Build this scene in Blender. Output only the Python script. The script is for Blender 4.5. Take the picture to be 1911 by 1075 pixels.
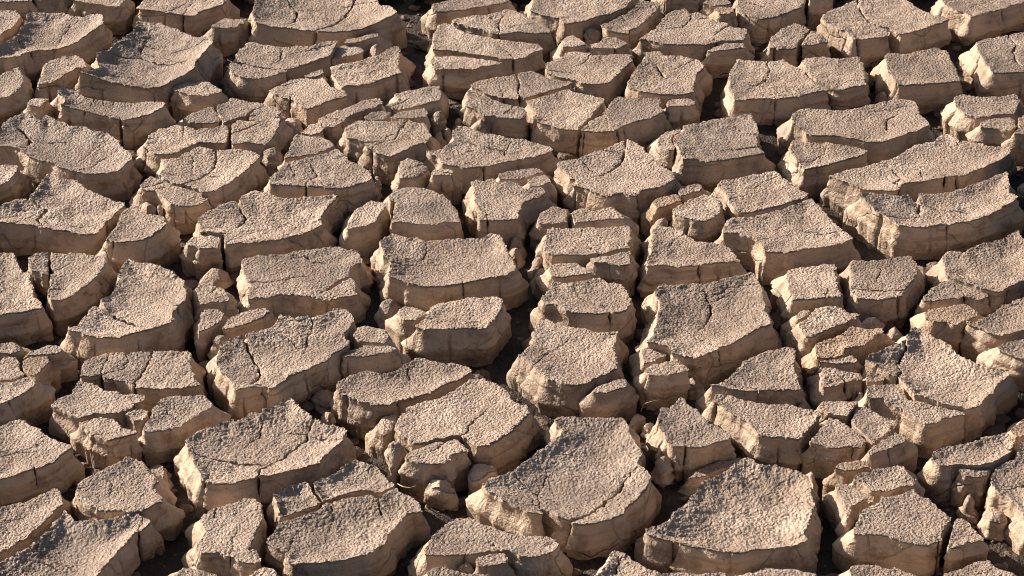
import bpy, math, random
import numpy as np

# ------------------------------------------------------------------ camera
H, PITCH, FPX = 1.60, math.radians(30.0), 4948.0      # eye height (m), tilt down, focal length in photo pixels
IW, IH = 1911.0, 1075.0
scene = bpy.context.scene
for o in list(bpy.data.objects): bpy.data.objects.remove(o)
cam_d = bpy.data.cameras.new('camera'); cam = bpy.data.objects.new('camera', cam_d)
scene.collection.objects.link(cam); scene.camera = cam
cam.location = (0, 0, H); cam.rotation_euler = (math.pi/2 - PITCH, 0, 0)
cam_d.sensor_fit = 'HORIZONTAL'; cam_d.sensor_width = 36.0; cam_d.lens = 36.0*FPX/IW
cam_d.clip_start = 0.05; cam_d.clip_end = 500.0

# ------------------------------------------------------------------ sky, sun, exposure
SUN_AZ, SUN_EL = math.radians(-60.0), math.radians(25.5)   # azimuth clockwise from +Y (away from the camera)
world = bpy.data.worlds.new('World'); scene.world = world; world.use_nodes = True
wn = world.node_tree.nodes; wl = world.node_tree.links
sky = wn.new('ShaderNodeTexSky'); sky.sky_type = 'NISHITA'; sky.sun_disc = False; sky.dust_density = 4.0
sky.sun_elevation = SUN_EL; sky.sun_rotation = SUN_AZ % (2*math.pi)
bg = wn['Background']; bg.inputs['Strength'].default_value = 0.05
wl.new(sky.outputs[0], bg.inputs['Color'])
sun_d = bpy.data.lights.new('sun', 'SUN'); sun = bpy.data.objects.new('sun', sun_d)
scene.collection.objects.link(sun)
sun_d.energy = 5.0; sun_d.angle = math.radians(0.53); sun_d.color = (1.0, 0.895, 0.775)
from mathutils import Vector
sdir = Vector((math.sin(SUN_AZ)*math.cos(SUN_EL), math.cos(SUN_AZ)*math.cos(SUN_EL), math.sin(SUN_EL)))
sun.rotation_euler = sdir.to_track_quat('Z', 'Y').to_euler(); sun.location = sdir*5
scene.view_settings.view_transform = 'Standard'; scene.view_settings.look = 'None'
scene.view_settings.gamma = 1.0; scene.view_settings.use_curve_mapping = False
scene.view_settings.exposure = 1.05
scene.render.engine = 'CYCLES'; scene.cycles.filter_width = 1.0; scene.cycles.max_bounces = 5; scene.cycles.diffuse_bounces = 4

rng = np.random.default_rng(7)
random.seed(7)
FLOOR = -0.046          # floor of the cracks; the plate rims lie near z = 0

# ------------------------------------------------------------------ noise
def _h(ix, iy, iz, seed):
    n = (ix*374761393 + iy*668265263 + iz*2147483647 + seed*974711) & 0xFFFFFFFF
    n = ((n ^ (n >> 13))*1274126177) & 0xFFFFFFFF
    n = ((n ^ (n >> 16))*2246822519) & 0xFFFFFFFF
    return ((n ^ (n >> 15)) & 0xFFFFFF)/float(0xFFFFFF)*2.0 - 1.0
def noise2(x, y, seed=0):
    ix = np.floor(x).astype(np.int64); iy = np.floor(y).astype(np.int64)
    fx = x - ix; fy = y - iy
    u = fx*fx*fx*(fx*(fx*6-15)+10); v = fy*fy*fy*(fy*(fy*6-15)+10)
    def g(dx, dy):
        a = _h(ix+dx, iy+dy, 0*ix, seed)*math.pi
        return np.cos(a)*(fx-dx) + np.sin(a)*(fy-dy)
    return ((g(0,0)*(1-u)+g(1,0)*u)*(1-v) + (g(0,1)*(1-u)+g(1,1)*u)*v)*1.5
def noise3(x, y, z, seed=0):
    ix = np.floor(x).astype(np.int64); iy = np.floor(y).astype(np.int64); iz = np.floor(z).astype(np.int64)
    fx = x-ix; fy = y-iy; fz = z-iz
    u = fx*fx*(3-2*fx); v = fy*fy*(3-2*fy); w = fz*fz*(3-2*fz)
    c = lambda a,b,d: _h(ix+a, iy+b, iz+d, seed)
    lo = (c(0,0,0)*(1-u)+c(1,0,0)*u)*(1-v)+(c(0,1,0)*(1-u)+c(1,1,0)*u)*v
    hi = (c(0,0,1)*(1-u)+c(1,0,1)*u)*(1-v)+(c(0,1,1)*(1-u)+c(1,1,1)*u)*v
    return lo*(1-w)+hi*w

# ------------------------------------------------------------------ photo pixel -> point at a known height
SP, CP = math.sin(PITCH), math.cos(PITCH)
def unproject(px, py, z):
    u = (px - IW/2)/FPX; v = (IH/2 - py)/FPX
    dx = u; dy = CP + v*SP; dz = -SP + v*CP
    t = (z - H)/dz
    return t*dx, t*dy
def project(x, y, z):
    dep = y*CP - (z-H)*SP; up = y*SP + (z-H)*CP
    return IW/2 + FPX*x/dep, IH/2 - FPX*up/dep

COL = {'a':0, 'b':400, 'c':800, 'd':1150, 'e':1411}; ROW = {'0':0, '1':200, '2':420, '3':620, '4':775}
KZ = 1792/500.0
def parse(spec):
    pts = []
    for seg in spec.split(';'):
        t, body = seg.split(':'); t = t.strip()
        n = [float(v) for v in body.replace(',', ' ').split()]
        for i in range(0, len(n), 2):
            pts.append((COL[t[0]] + n[i]/KZ, ROW[t[1]] + n[i+1]/KZ))
    return np.array(pts)

# ------------------------------------------------------------------ traced plates
PL = []
def P(kind, look, spec, cracks='', dish=None, curl=0.0, dome=0.0, z=0.0, low=False, thick=None, group=None, rough=1.0):
    PL.append(dict(kind=kind, look=look, polys=[parse(s) for s in spec.split('/')],
                   cracks=[(parse(c.split('@')[0]), float(c.split('@')[1])) for c in cracks.split('|') if c.strip()],
                   dish=dish, curl=curl, dome=dome, z=z, low=low, rough=rough))
# --- top strip, left
P('mud_plate', 'shaded front edge of a plate cut by the top frame', 'a0: -60 -120, 205 -120, 212 2, 100 8, -60 10')
P('mud_plate', 'narrow plate cut by the frame beside a dark corner gap', 'a0: 225 -130, 400 -130, 398 -2, 225 2')
P('mud_block', 'blocky plate with a tall tan front and facetted right end', 'a0: 480 5, 600 15, 740 40, 800 38, 835 5, 850 -60, 520 -60')
P('mud_plate', 'long dished plate with a bright curled right rim', 'a0: 182 78, 330 76, 430 86, 480 102, 560 104, 610 90, 670 90, 700 112, 690 150, 600 215, 520 270, 400 325, 260 328, 110 375, -40 388, -40 300, 60 270, 130 210, 160 140', 'a0: 470 130, 400 230, 375 290@2', dish=12, curl=12)
P('mud_plate', 'small rounded plate end with one hairline crack, cut by the frame', 'a0: -60 68, 40 66, 115 68, 135 100, 120 140, 60 190, 0 230, -60 245', 'a0: -70 108, 10 110, 85 120@2', dish=4)
P('mud_plate', 'plate with a bright near lip, cut by the top frame', 'a0: 955 0, 940 30, 925 60, 1000 60, 1110 85, 1300 103, 1340 75, 1450 45, 1510 10, 1525 -40, 960 -60', dish=4)
P('mud_block', 'small cubical block with a waisted front', 'a0: 1418 170, 1500 115, 1560 125, 1670 118, 1640 150, 1590 185, 1500 185, 1440 182', dish=1)
P('mud_plate', 'large deeply dished plate with a shaded bowl and wavy crack', 'a0: 925 130, 1000 145, 1060 145, 1180 190, 1270 225, 1290 245, 1350 238, 1420 245, 1415 290, 1330 380, 1300 450, 1240 490, 1150 540, 1050 582, 950 582, 800 560, 700 530, 600 500, 520 475, 590 470, 660 450, 640 400, 640 350, 720 335, 740 305, 820 250, 880 210, 910 150', 'a0: 730 340, 830 362, 930 345, 1050 385, 1150 392, 1260 365@3|a0: 990 240, 960 280, 945 320@2.5', dish=14, curl=16)
P('mud_plate', 'grey wedge of mud leaning against the large dished plate', 'a0: 290 435, 330 405, 400 380, 510 362, 560 400, 585 445, 500 458, 440 490, 400 525, 330 555, 250 560, 275 500', dish=3)
P('mud_plate', 'shaded plate with a bright far corner, cut by the left frame', 'a0: -60 520, 60 475, 120 448, 150 480, 165 530, 120 590, 70 640, -60 660', dish=3)
P('mud_block', 'small flat-topped block in the gap between two dished plates', 'a0: 175 690, 220 655, 300 655, 350 668, 320 700, 250 710, 200 700')
P('mud_plate', 'crescent-shaped curled strip below the large dished plate', 'a0: 375 610, 420 590, 500 600, 560 640, 620 655, 740 675, 900 680, 1060 675, 1120 675, 1090 710, 1000 755, 900 785, 810 795, 700 770, 600 750, 480 720, 400 690, 440 670', 'a0: 815 800, 790 760@2.5', dish=5, curl=14)
P('mud_block', 'small diamond-shaped block with a smooth tan front', 'a0: 1140 590, 1240 555, 1330 550, 1390 550, 1470 590, 1495 605, 1430 625, 1350 640, 1290 640, 1200 615', dish=1)
P('mud_fragment', 'low leaf-shaped fragment left of a curved dark crack', 'a0: 1220 790, 1290 750, 1420 705, 1450 750, 1480 800, 1430 820, 1330 825, 1270 820', dish=1)
P('mud_plate', 'low ragged plate in two steps right of a curved dark crack', 'b0: 12 700, 70 680, 140 630, 230 655, 330 690, 345 715, 260 730, 225 765, 150 790, 60 825, 30 760/b0: 349 709, 400 712, 455 745, 440 778, 380 795, 300 805, 234 790, 234 768, 268 734', dish=1)
P('mud_fragment', 'wedge-shaped plate with a ridge, right of a straight dark slot', 'b0: 112 830, 170 798, 280 802, 310 810, 400 785, 442 790, 430 850, 380 930, 340 965, 230 945, 110 965', 'b0: 105 895, 200 862, 318 808@2.2', dish=1)
P('mud_plate', 'grey round-ended plate left of a straight dark slot', 'a1: 990 180, 1060 150, 1180 112, 1230 125, 1320 145, 1400 140, 1520 112, 1530 170, 1510 235, 1400 235, 1325 235, 1310 250, 1250 262, 1180 300, 1080 320, 1000 300, 960 260', 'a1: 1230 120, 1228 190@2', dish=3)
P('mud_plate', 'plate split in two by a smooth arc-shaped crack', 'a1: 1075 345, 1180 332, 1260 292, 1330 260, 1440 285, 1560 280, 1640 285, 1720 300, 1745 320, 1700 370, 1620 430, 1540 500, 1440 555, 1350 560, 1200 515, 1100 480, 1065 455, 1100 410', 'a1: 1432 265, 1450 330, 1420 400, 1360 455, 1270 490, 1195 530@3|a1: 1400 440, 1500 450@2', dish=5)
P('mud_plate', 'broad dished plate with a two-lobed far edge and small hole', 'a1: -60 180, -20 165, 30 95, 100 50, 155 28, 215 40, 245 75, 270 80, 310 45, 350 70, 430 95, 470 115, 560 118, 640 160, 720 160, 790 210, 820 265, 870 310, 880 340, 850 380, 790 425, 720 445, 600 440, 450 410, 330 370, 200 330, 90 265, 0 255, -60 255', 'a1: 110 110, 170 145, 205 195, 165 235@5|a1: 220 182, 330 195, 445 190, 447 218@2', dish=12)
P('mud_fragment', 'corner of a tilted slab, cut by the left frame', 'a1: -60 385, 60 382, 130 390, 100 440, 50 490, 0 515, -60 540', dish=2)
P('mud_plate', 'wide plate with a peaked far edge, bowl shaded, and short forked crack', 'a1: -60 665, 0 650, 120 605, 180 600, 190 585, 240 550, 270 510, 290 465, 320 440, 370 455, 410 480, 470 475, 520 490, 590 550, 690 590, 760 620, 825 630, 820 660, 760 720, 700 790, 650 845, 540 845, 400 820, 220 790, 0 765, -60 760', 'a1: 170 592, 240 625, 312 655, 240 710, 285 780@4', dish=11)
P('mud_block', 'teardrop-shaped block right of a slanting dark gap', 'a1: 870 655, 900 648, 930 680, 990 715, 1090 730, 1110 760, 1105 790, 1050 830, 960 880, 820 905, 700 885, 740 830, 790 770, 820 700', dish=4)
P('mud_plate', 'narrow tilted strip in front of the arc-cracked plate', 'a1: 935 520, 1010 462, 1080 478, 1150 515, 1260 550, 1350 580, 1395 612, 1340 645, 1240 660, 1160 655, 1090 610, 1040 555, 960 560', 'a1: 1045 545, 1110 520@2.2', dish=2)
P('mud_clod', 'grey splinter under the narrow tilted strip, larger one', 'a1: 940 620, 1010 615, 1050 650, 1030 690, 980 690, 945 660', low=True, dome=3)
P('mud_clod', 'grey splinter under the narrow tilted strip, smaller one', 'a1: 1045 650, 1080 645, 1095 690, 1055 700', low=True, dome=3)
P('mud_plate', 'broad smooth dished plate with a short black crack at the far edge', 'a1: 1330 830, 1322 730, 1380 690, 1480 650, 1580 620; b1: 150 622, 175 590, 270 545, 350 562, 450 598, 560 600, 700 590, 800 575, 825 590, 770 650, 725 720, 718 785, 620 835, 480 875, 280 905, 70 912; a1: 1500 862, 1470 840', 'b1: 155 612, 185 680, 215 725, 150 780@4', dish=9)
P('mud_block', 'small stepped block at the near left corner of a dished plate', 'a1: 1235 900, 1290 860, 1370 843, 1466 856, 1488 885, 1475 905, 1460 935, 1340 940, 1320 915, 1260 920', dish=1)
P('mud_plate', 'upper slab of a tilted pair beside a diagonal dark gap', 'b1: 462 320, 500 260, 520 205, 560 180, 640 195, 710 190, 770 225, 820 255, 740 285, 640 310, 560 330, 470 335', dish=3)
P('mud_plate', 'almond-shaped plate with a bent crack and fractured right tip', 'b1: 365 470, 420 420, 470 370, 560 350, 640 330, 700 310, 830 272, 870 310, 900 350, 980 395, 1040 430, 1060 470, 1000 500, 900 530, 760 535, 620 530, 480 515, 370 510', 'b1: 640 365, 690 440, 610 520, 605 545@3', dish=4)
P('mud_clod', 'thin upright chip at the tip of the almond-shaped plate', 'b1: 1070 460, 1095 450, 1120 505, 1080 515', dome=2)
# --- top, left of centre
P('mud_plate', 'smiling dished plate split by two cracks, cut by the frame', 'b0: 255 20, 300 -60, 900 -100, 1080 -20, 1110 30, 1180 35, 1225 80, 1180 105, 1080 150, 980 190, 860 215, 700 205, 560 195, 400 175, 260 150, 270 128, 255 90', 'b0: 490 -20, 550 50, 535 110, 480 150, 430 160@3|b0: 975 -120, 940 0, 880 70, 820 130, 690 195, 680 225@3.5', dish=10, curl=10)
P('mud_plate', 'long plate with its near left slab broken off along a crack', 'b0: 150 345, 205 290, 260 280, 360 295, 460 310, 560 305, 640 305, 740 275, 825 265, 820 300, 770 370, 720 390, 640 425, 490 460, 490 475, 380 510, 270 520, 190 515, 90 470, 110 410, 145 400', 'b0: 120 400, 300 430, 420 455, 510 466@2.5|b0: 455 320, 450 355, 440 390@2.5', dish=5)
P('mud_fragment', 'narrow ledge above a square block, right of a vertical crack', 'b0: 740 350, 830 310, 930 288, 1010 340, 960 360, 870 375, 780 395, 760 370')
P('mud_fragment', 'thin bright ledge under the smiling dished plate', 'b0: 862 290, 880 260, 990 240, 1080 210, 1110 215, 1100 245, 1010 265, 940 285')
P('mud_clod', 'rounded tan clod wedged at the end of a thin ledge', 'b0: 1030 320, 1070 285, 1110 280, 1135 310, 1110 345, 1060 350', dome=5)
P('mud_block', 'square block with a horn-like far right corner', 'b0: 770 450, 850 425, 960 400, 1090 370, 1130 340, 1200 295, 1240 310, 1250 360, 1235 440, 1245 490, 1180 510, 1050 550, 950 570, 880 570, 850 590, 820 545, 790 510', dish=4)
P('mud_block', 'pentagonal block with rippled top and dark near left side', 'b0: 360 605, 430 570, 540 520, 640 520, 730 515, 780 575, 870 610, 885 635, 790 670, 700 700, 630 725, 560 690, 480 650, 370 620', 'b0: 440 575, 560 545@2', dish=2)
P('mud_fragment', 'thin sliver behind the pentagonal block', 'b0: 590 500, 640 490, 720 460, 735 490, 680 510, 620 510')
P('mud_plate', 'narrow sloping strip running diagonally past the pentagonal block', 'b0: 700 790, 790 750, 900 710, 1000 665, 1110 650, 1125 690, 1080 715, 990 740, 880 790, 800 850, 740 840, 690 810', dish=1)
P('mud_plate', 'low plate with a notched left side and bright lip', 'b0: 1205 625, 1280 600, 1380 585, 1505 568, 1515 620, 1510 665, 1420 690, 1330 715, 1240 733, 1180 718, 1130 708, 1200 675, 1270 660, 1215 655', dish=2)
P('mud_fragment', 'small flat strip, left one of two below the notched plate', 'b0: 995 780, 1060 742, 1120 735, 1195 750, 1155 785, 1155 800, 1060 808')
P('mud_fragment', 'small flat strip, right one of two below the notched plate', 'b0: 1170 785, 1230 752, 1400 718, 1430 740, 1420 778, 1300 788, 1180 794')
P('mud_clod', 'crumbled upright clod at the edge of a dark hole', 'b0: 1455 780, 1475 715, 1530 710, 1540 760, 1500 790', dome=3)
P('mud_clod', 'small loose crumb in the dark hole, upper one', 'b0: 1600 810, 1625 782, 1660 790, 1650 820, 1615 825', low=True, dome=4)
P('mud_clod', 'small loose crumb in the dark hole, lower left one', 'b0: 1468 910, 1485 862, 1525 870, 1535 915, 1495 935', low=True, dome=4)
P('mud_clod', 'small loose crumb in the dark hole, lower right one', 'b0: 1535 885, 1545 845, 1580 850, 1582 890, 1555 905', low=True, dome=4)
P('mud_plate', 'plate cracked across its grey far half, beside a diagonal dark gap', 'b1: 858 150, 940 88, 1060 90, 1180 90, 1280 80, 1320 95, 1410 100, 1430 130, 1460 185, 1420 230, 1330 255, 1240 305, 1170 335, 1080 300, 1010 260, 990 225, 870 200', 'b1: 1290 70, 1230 165, 1200 205, 1100 215, 970 236@2.5|b1: 1310 180, 1335 215@2', dish=4)
P('mud_fragment', 'tan chip at the head of a diagonal dark gap', 'b0: 570 885, 640 830, 690 818, 735 852, 715 880, 650 900')
P('mud_clod', 'pale knobbly clod beside the wedge-shaped plate', 'b0: 450 800, 480 768, 560 770, 590 790, 580 850, 530 855, 460 840', dome=4)
P('mud_clod', 'dark low lump in the gap beside the arc-cracked plate', 'b0: 320 1000, 400 945, 440 980, 448 1040, 350 1030', low=True, dome=3)
# --- upper middle
P('mud_block', 'slim upright block between two wide dark gaps', 'b1: 1050 620, 1090 600, 1140 610, 1145 650, 1110 710, 1090 765, 1000 790, 885 815, 900 770, 940 690', dish=2)
P('mud_block', 'smooth rounded block with a hollow in its front wall', 'b1: 1160 600, 1210 545, 1280 530, 1410 530, 1530 575, 1570 620, 1620 690, 1650 760, 1550 765, 1450 785, 1300 775, 1180 770, 1200 720, 1215 640, 1165 620', dish=3)
P('mud_block', 'small domed block with a crack line over its top', 'b1: 1230 400, 1250 350, 1300 332, 1380 360, 1440 405, 1380 440, 1330 460, 1240 465', 'b1: 1300 400, 1400 375@2', dome=2)
P('mud_block', 'small low block right of a domed block', 'b1: 1445 430, 1480 408, 1580 408, 1605 440, 1570 455, 1455 452')
P('mud_plate', 'winged plate with a shaded peak and short curved crack', 'b1: 1412 290, 1500 280; c1: 90 270, 150 225, 150 155, 180 120, 240 125, 330 160, 430 175, 530 200, 640 210, 760 245, 820 262, 840 285, 760 320, 600 350, 450 380, 240 405, 170 385, 90 380, 70 330; b1: 1440 310', 'c1: 552 208, 510 280, 525 328@2.5|c1: 605 365, 600 335@2', dish=6)
P('mud_fragment', 'thin flat flake below the winged plate, left of two', 'c1: 465 445, 540 425, 650 410, 720 398, 760 425, 700 455, 640 470, 560 480, 470 480')
P('mud_fragment', 'broken flake below the winged plate, right of two', 'c1: 660 482, 700 462, 780 450, 825 490, 770 515, 720 520, 670 536')
P('mud_block', 'block with a dark shadowed left flank and shaded far corner', 'c1: 290 500, 320 482, 360 495, 430 475, 450 505, 600 500, 640 545, 700 535, 760 530, 785 560, 740 600, 650 640, 620 690, 590 745, 480 750, 330 760, 340 700, 310 610, 300 570', dish=3)
P('mud_fragment', 'small lumpy block left of a short black slit', 'c1: 735 710, 790 680, 820 660, 870 672, 935 680, 930 720, 928 765, 830 775, 730 775')
P('mud_fragment', 'wedge of mud right of a short black slit', 'c1: 955 700, 1020 672, 1110 690, 1170 670, 1230 665, 1300 720, 1310 740, 1230 745, 1120 755, 970 770, 958 740', dish=1)
P('mud_plate', 'large lozenge plate with a curved flake crack and bright left face', 'c1: 860 360, 980 345, 1040 320, 1180 270, 1330 212, 1390 240, 1445 270, 1450 300, 1490 310, 1540 370, 1640 440, 1660 480, 1560 520, 1420 555, 1380 590, 1290 575, 1200 600, 1120 575, 1010 525, 960 530, 990 490, 940 470, 900 430, 860 400', 'c1: 1318 200, 1310 270, 1300 330, 1240 390, 1150 445@4|c1: 1150 440, 1090 405, 1010 345@2.2', dish=6)
P('mud_block', 'rectangular block, topmost left of the wide vertical black gap', 'c2: 790 20, 860 12, 980 20, 1080 10, 1200 8, 1340 0, 1352 60, 1350 150, 1250 162, 1180 186, 1080 193, 1000 198, 870 193, 825 200, 775 170, 765 110', dish=3)
P('mud_fragment', 'split-off corner under the rectangular block by the black gap', 'c2: 1075 215, 1140 208, 1210 203, 1280 176, 1345 170, 1350 260, 1300 265, 1190 245, 1110 250', dish=1)
P('mud_fragment', 'thin scale lying in front of the rectangular block', 'c2: 805 280, 860 252, 990 252, 1060 290, 1100 310, 1020 330, 920 345, 825 342')
P('mud_clod', 'smooth rounded stump left of a thin scale', 'c2: 700 310, 730 275, 780 270, 798 310, 795 350, 720 360', dome=4)
P('mud_block', 'square dished block, middle of a column left of the black gap', 'c2: 760 480, 800 420, 810 380, 860 370, 930 390, 1080 360, 1140 350, 1210 380, 1290 390, 1320 420, 1350 500, 1330 560, 1290 580, 1180 590, 1010 585, 920 570, 860 530, 780 530', dish=6)
P('mud_plate', 'kite-shaped plate with a grey broken left flank', 'c2: 720 640, 790 618, 850 650, 960 680, 1050 690, 1150 710, 1270 710, 1245 800; c3: 1250 120, 1270 240, 1160 285, 1060 340, 930 348, 840 332, 775 310, 740 250, 680 190, 595 150, 690 85, 695 30', dish=6)
P('mud_fragment', 'broken corner with smooth sloping front below the kite-shaped plate', 'c3: 1085 388, 1130 352, 1220 327, 1310 308, 1330 340, 1330 365, 1240 385, 1180 400, 1105 398')
P('mud_fragment', 'small crust beside a narrow bar, front of a pair', 'd1: 245 630, 280 600, 405 573, 425 600, 435 625, 360 650, 270 670')
P('mud_fragment', 'narrow mud bar behind a triangular block, rear of a pair', 'd1: 415 560, 440 530, 540 502, 580 530, 560 555, 480 578, 432 588')
P('mud_clod', 'pale chip standing in the wide black gap', 'd1: 255 730, 290 710, 340 730, 350 760, 300 775, 260 770', low=True, dome=3)
P('mud_block', 'triangular block with a dark left wall', 'd1: 355 680, 430 650, 510 610, 600 572, 680 600, 700 680, 690 710, 600 755, 540 760, 460 740, 380 700', dish=2)
P('mud_plate', 'boxy plate with a bright crumbling near left corner', 'd1: 440 120, 540 108, 640 75, 770 60, 900 38, 930 70, 950 150, 945 210, 955 265, 990 302, 900 325, 760 352, 610 370, 550 350, 440 345, 420 280, 375 225, 390 180, 435 160', 'd1: 640 275, 800 270, 970 260@2.2', dish=4)
P('mud_fragment', 'grey side shelf on the left of the boxy plate', 'd1: 290 185, 330 160, 428 140, 430 158, 385 178, 370 222, 395 268, 380 290, 300 270, 275 240', z=-0.004)
P('mud_block', 'rectangular plate with a broken-out left edge above a broad plate', 'd1: 680 520, 700 490, 800 478, 900 445, 1080 415, 1110 460, 1180 520, 1270 575, 1275 600, 1150 635, 1000 680, 850 705, 790 685, 770 660, 740 590, 710 560', dish=3)
P('mud_plate', 'broad smooth plate with a long overhanging tan front', 'd1: 710 810, 740 760, 790 730, 850 740, 980 710, 1100 680, 1260 620, 1310 605, 1340 640, 1400 700, 1460 770, 1550 845, 1590 880, 1500 905, 1350 935, 1200 955, 1080 970, 990 965, 960 900, 900 870, 820 845, 720 830', dish=7)
P('mud_block', 'shield-shaped block right of the wide vertical black gap', 'd2: 245 30, 290 0, 370 5, 430 35, 480 70, 560 105, 680 120, 770 155, 800 200, 830 235, 720 245, 600 255, 500 270, 400 278, 300 265, 205 275, 215 205, 240 150', dish=5)
P('mud_plate', 'very large dished plate with a shaded triangular flake', 'd2: 265 430, 290 395, 380 395, 470 390, 560 385, 640 375, 720 355, 800 330, 880 312, 935 318, 945 370, 975 420, 1000 540, 1040 660, 1010 668, 930 700, 830 760, 720 810, 620 850, 540 885, 450 870, 370 850, 375 820, 320 795, 200 790, 240 720, 265 640, 290 580, 300 530, 265 470', 'd2: 590 420, 600 470, 640 490, 635 560, 600 620, 540 672@3|d2: 640 480, 760 435@2', dish=12)
P('mud_fragment', 'small layered slab at the left corner of a large plate', 'd2: 170 830, 230 818, 330 823, 340 870, 260 900, 180 930', z=-0.003)
P('mud_block', 'small brick-like block with a flat bright top', 'd3: 185 245, 240 208, 310 196, 400 195, 490 240, 500 255, 420 265, 330 290, 210 290')
P('mud_clod', 'low dark lump right of the brick-like block', 'd3: 440 330, 500 290, 570 290, 595 320, 540 355, 470 360', low=True, dome=3)
P('mud_plate', 'fan-shaped plate pointing left with a straight right side', 'd3: 600 345, 680 345, 760 300, 850 205, 910 160, 1000 118, 1080 110, 1140 90, 1190 110, 1200 220, 1220 310, 1245 380, 1200 390, 1050 385, 900 385, 750 375', dish=4)
P('mud_plate', 'tongue-shaped plate with a long dark left wall', 'd3: 620 450, 650 415, 760 420, 850 445, 960 470, 1060 478, 1170 480, 1260 505, 1380 535, 1320 600, 1270 660, 1235 710, 1130 705, 1000 695, 920 650, 850 590, 760 530, 690 480', dish=4)
P('mud_block', 'triangular block with a curved dark crack on its left', 'd3: 1290 735, 1340 670, 1390 600, 1420 568, 1490 580, 1560 640, 1640 690, 1665 730, 1640 770, 1500 772, 1400 755', dish=2)
P('mud_fragment', 'crumbly bar behind a triangular block', 'e3: 410 505, 440 462, 560 458, 695 460, 660 500, 600 560, 480 540')
P('mud_fragment', 'small diamond plate between two forked cracks', 'e3: 628 580, 680 495, 740 502, 830 545, 900 600, 912 658, 860 690, 780 735, 740 700, 690 660, 645 620', dish=2)
P('mud_block', 'tilted brick-like block with tan right face', 'e3: 750 790, 810 740, 870 702, 930 664, 975 690, 1000 700, 1000 725, 920 765, 850 790, 770 815', dish=1)
P('mud_plate', 'large peaked plate with a dark shaded centre and cracked left lobe', 'e2: 760 860, 850 820, 940 790, 1000 760, 1040 700, 1080 680, 1130 690, 1200 750, 1290 800, 1360 860, 1420 900; e3: 1480 200, 1560 235, 1680 250, 1700 270, 1620 340, 1560 420, 1500 490, 1450 516, 1300 485, 1170 445, 1060 406, 1030 370, 960 310, 920 290, 850 250, 740 180', 'e3: 1015 25, 990 110, 955 175, 985 225, 930 290, 905 340@3.5', dish=13)
P('mud_plate', 'long slab broken from the near edge of a large peaked plate', 'e3: 725 380, 750 352, 850 346, 960 342, 995 380, 1015 435, 1050 455, 1150 475, 1300 507, 1438 535, 1360 560, 1260 570, 1160 610, 1100 590, 1030 540, 960 500, 850 450, 730 430', dish=2)
P('mud_fragment', 'tiny square chip beside the cracked lobe of the peaked plate', 'e3: 732 290, 752 264, 830 268, 865 300, 845 322, 762 330, 738 326')
P('mud_block', 'small square brick with bright top and sharp corners', 'e3: 428 290, 450 232, 520 240, 600 254, 700 277, 712 315, 640 320, 540 350, 440 365, 428 340')
P('mud_fragment', 'thin bright ledge behind a small square brick', 'e3: 412 195, 500 174, 640 152, 688 190, 680 200, 560 204, 460 202')
P('mud_plate', 'tilted slab with a rust-brown right wall', 'e2: 395 790, 480 760, 580 720, 650 672, 740 690, 840 690, 850 710, 780 750, 700 800, 610 830, 580 860, 470 885, 400 880', dish=2)
P('mud_block', 'rough block with a smooth shoulder on the right', 'e2: 275 655, 340 610, 400 552, 490 547, 570 552, 630 587, 690 592, 670 620, 590 650, 480 700, 370 745, 330 740, 300 700', dish=1)
P('mud_fragment', 'small pale wedge in front of a square block', 'e2: 265 600, 300 565, 360 568, 335 600, 280 632')
P('mud_block', 'neat square block left of a dark slot', 'e2: 210 330, 225 290, 330 280, 450 262, 530 265, 545 330, 540 420, 580 460, 560 475, 400 480, 270 495, 235 500, 220 400', dish=2)
P('mud_block', 'square block with short vertical crack and layered front', 'e2: 620 260, 640 235, 740 240, 860 230, 960 205, 1040 198, 1070 240, 1075 320, 1040 380, 990 430, 980 470, 880 490, 690 490, 640 440, 625 390, 640 330', 'e2: 832 275, 825 330, 808 385@2.5|e2: 605 422, 780 425, 1010 430@2.2', dish=2)
P('mud_clod', 'rounded pale lump under the layered block', 'e2: 690 630, 720 600, 780 580, 830 600, 850 640, 800 665, 700 660', dome=4)
P('mud_clod', 'smooth tan lump below the layered block', 'e2: 850 700, 930 660, 985 680, 980 735, 880 755', low=True, dome=3)
P('mud_plate', 'small plate of two joined slabs with a hairline between', 'e2: 1110 490, 1170 420, 1240 375, 1350 378, 1440 403, 1545 437, 1560 480, 1490 500, 1400 480, 1370 490, 1280 500, 1130 505', 'e2: 1290 360, 1340 400, 1390 450, 1398 500@2.2', dish=2)
P('mud_fragment', 'pale leaf-shaped fragment with an orange-tinted near side', 'e2: 1115 590, 1160 560, 1260 545, 1390 518, 1480 575, 1490 590, 1410 640, 1330 665, 1260 640, 1180 645, 1130 620', dish=1)
P('mud_plate', 'large plate with an upturned horn-like corner, cut by the frame', 'e2: 1240 215, 1300 175, 1400 180, 1480 130, 1640 90, 1700 45, 1750 28, 1790 80, 1850 120, 1850 350, 1790 365, 1720 400, 1620 445, 1540 430, 1430 390, 1290 345, 1265 290', dish=8)
P('mud_plate', 'plate sloping up to the right, with smooth left wall, cut by frame', 'e2: 1400 640, 1460 640, 1560 590, 1650 530, 1790 480, 1850 460, 1850 690, 1760 710, 1640 740, 1560 720, 1480 680, 1430 665', dish=5)
P('mud_plate', 'narrow plate with a smooth tan front cracked twice, cut by frame', 'e2: 1600 800, 1690 785, 1790 760, 1850 750, 1850 890, 1790 890, 1740 880, 1620 840', dish=2)
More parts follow.
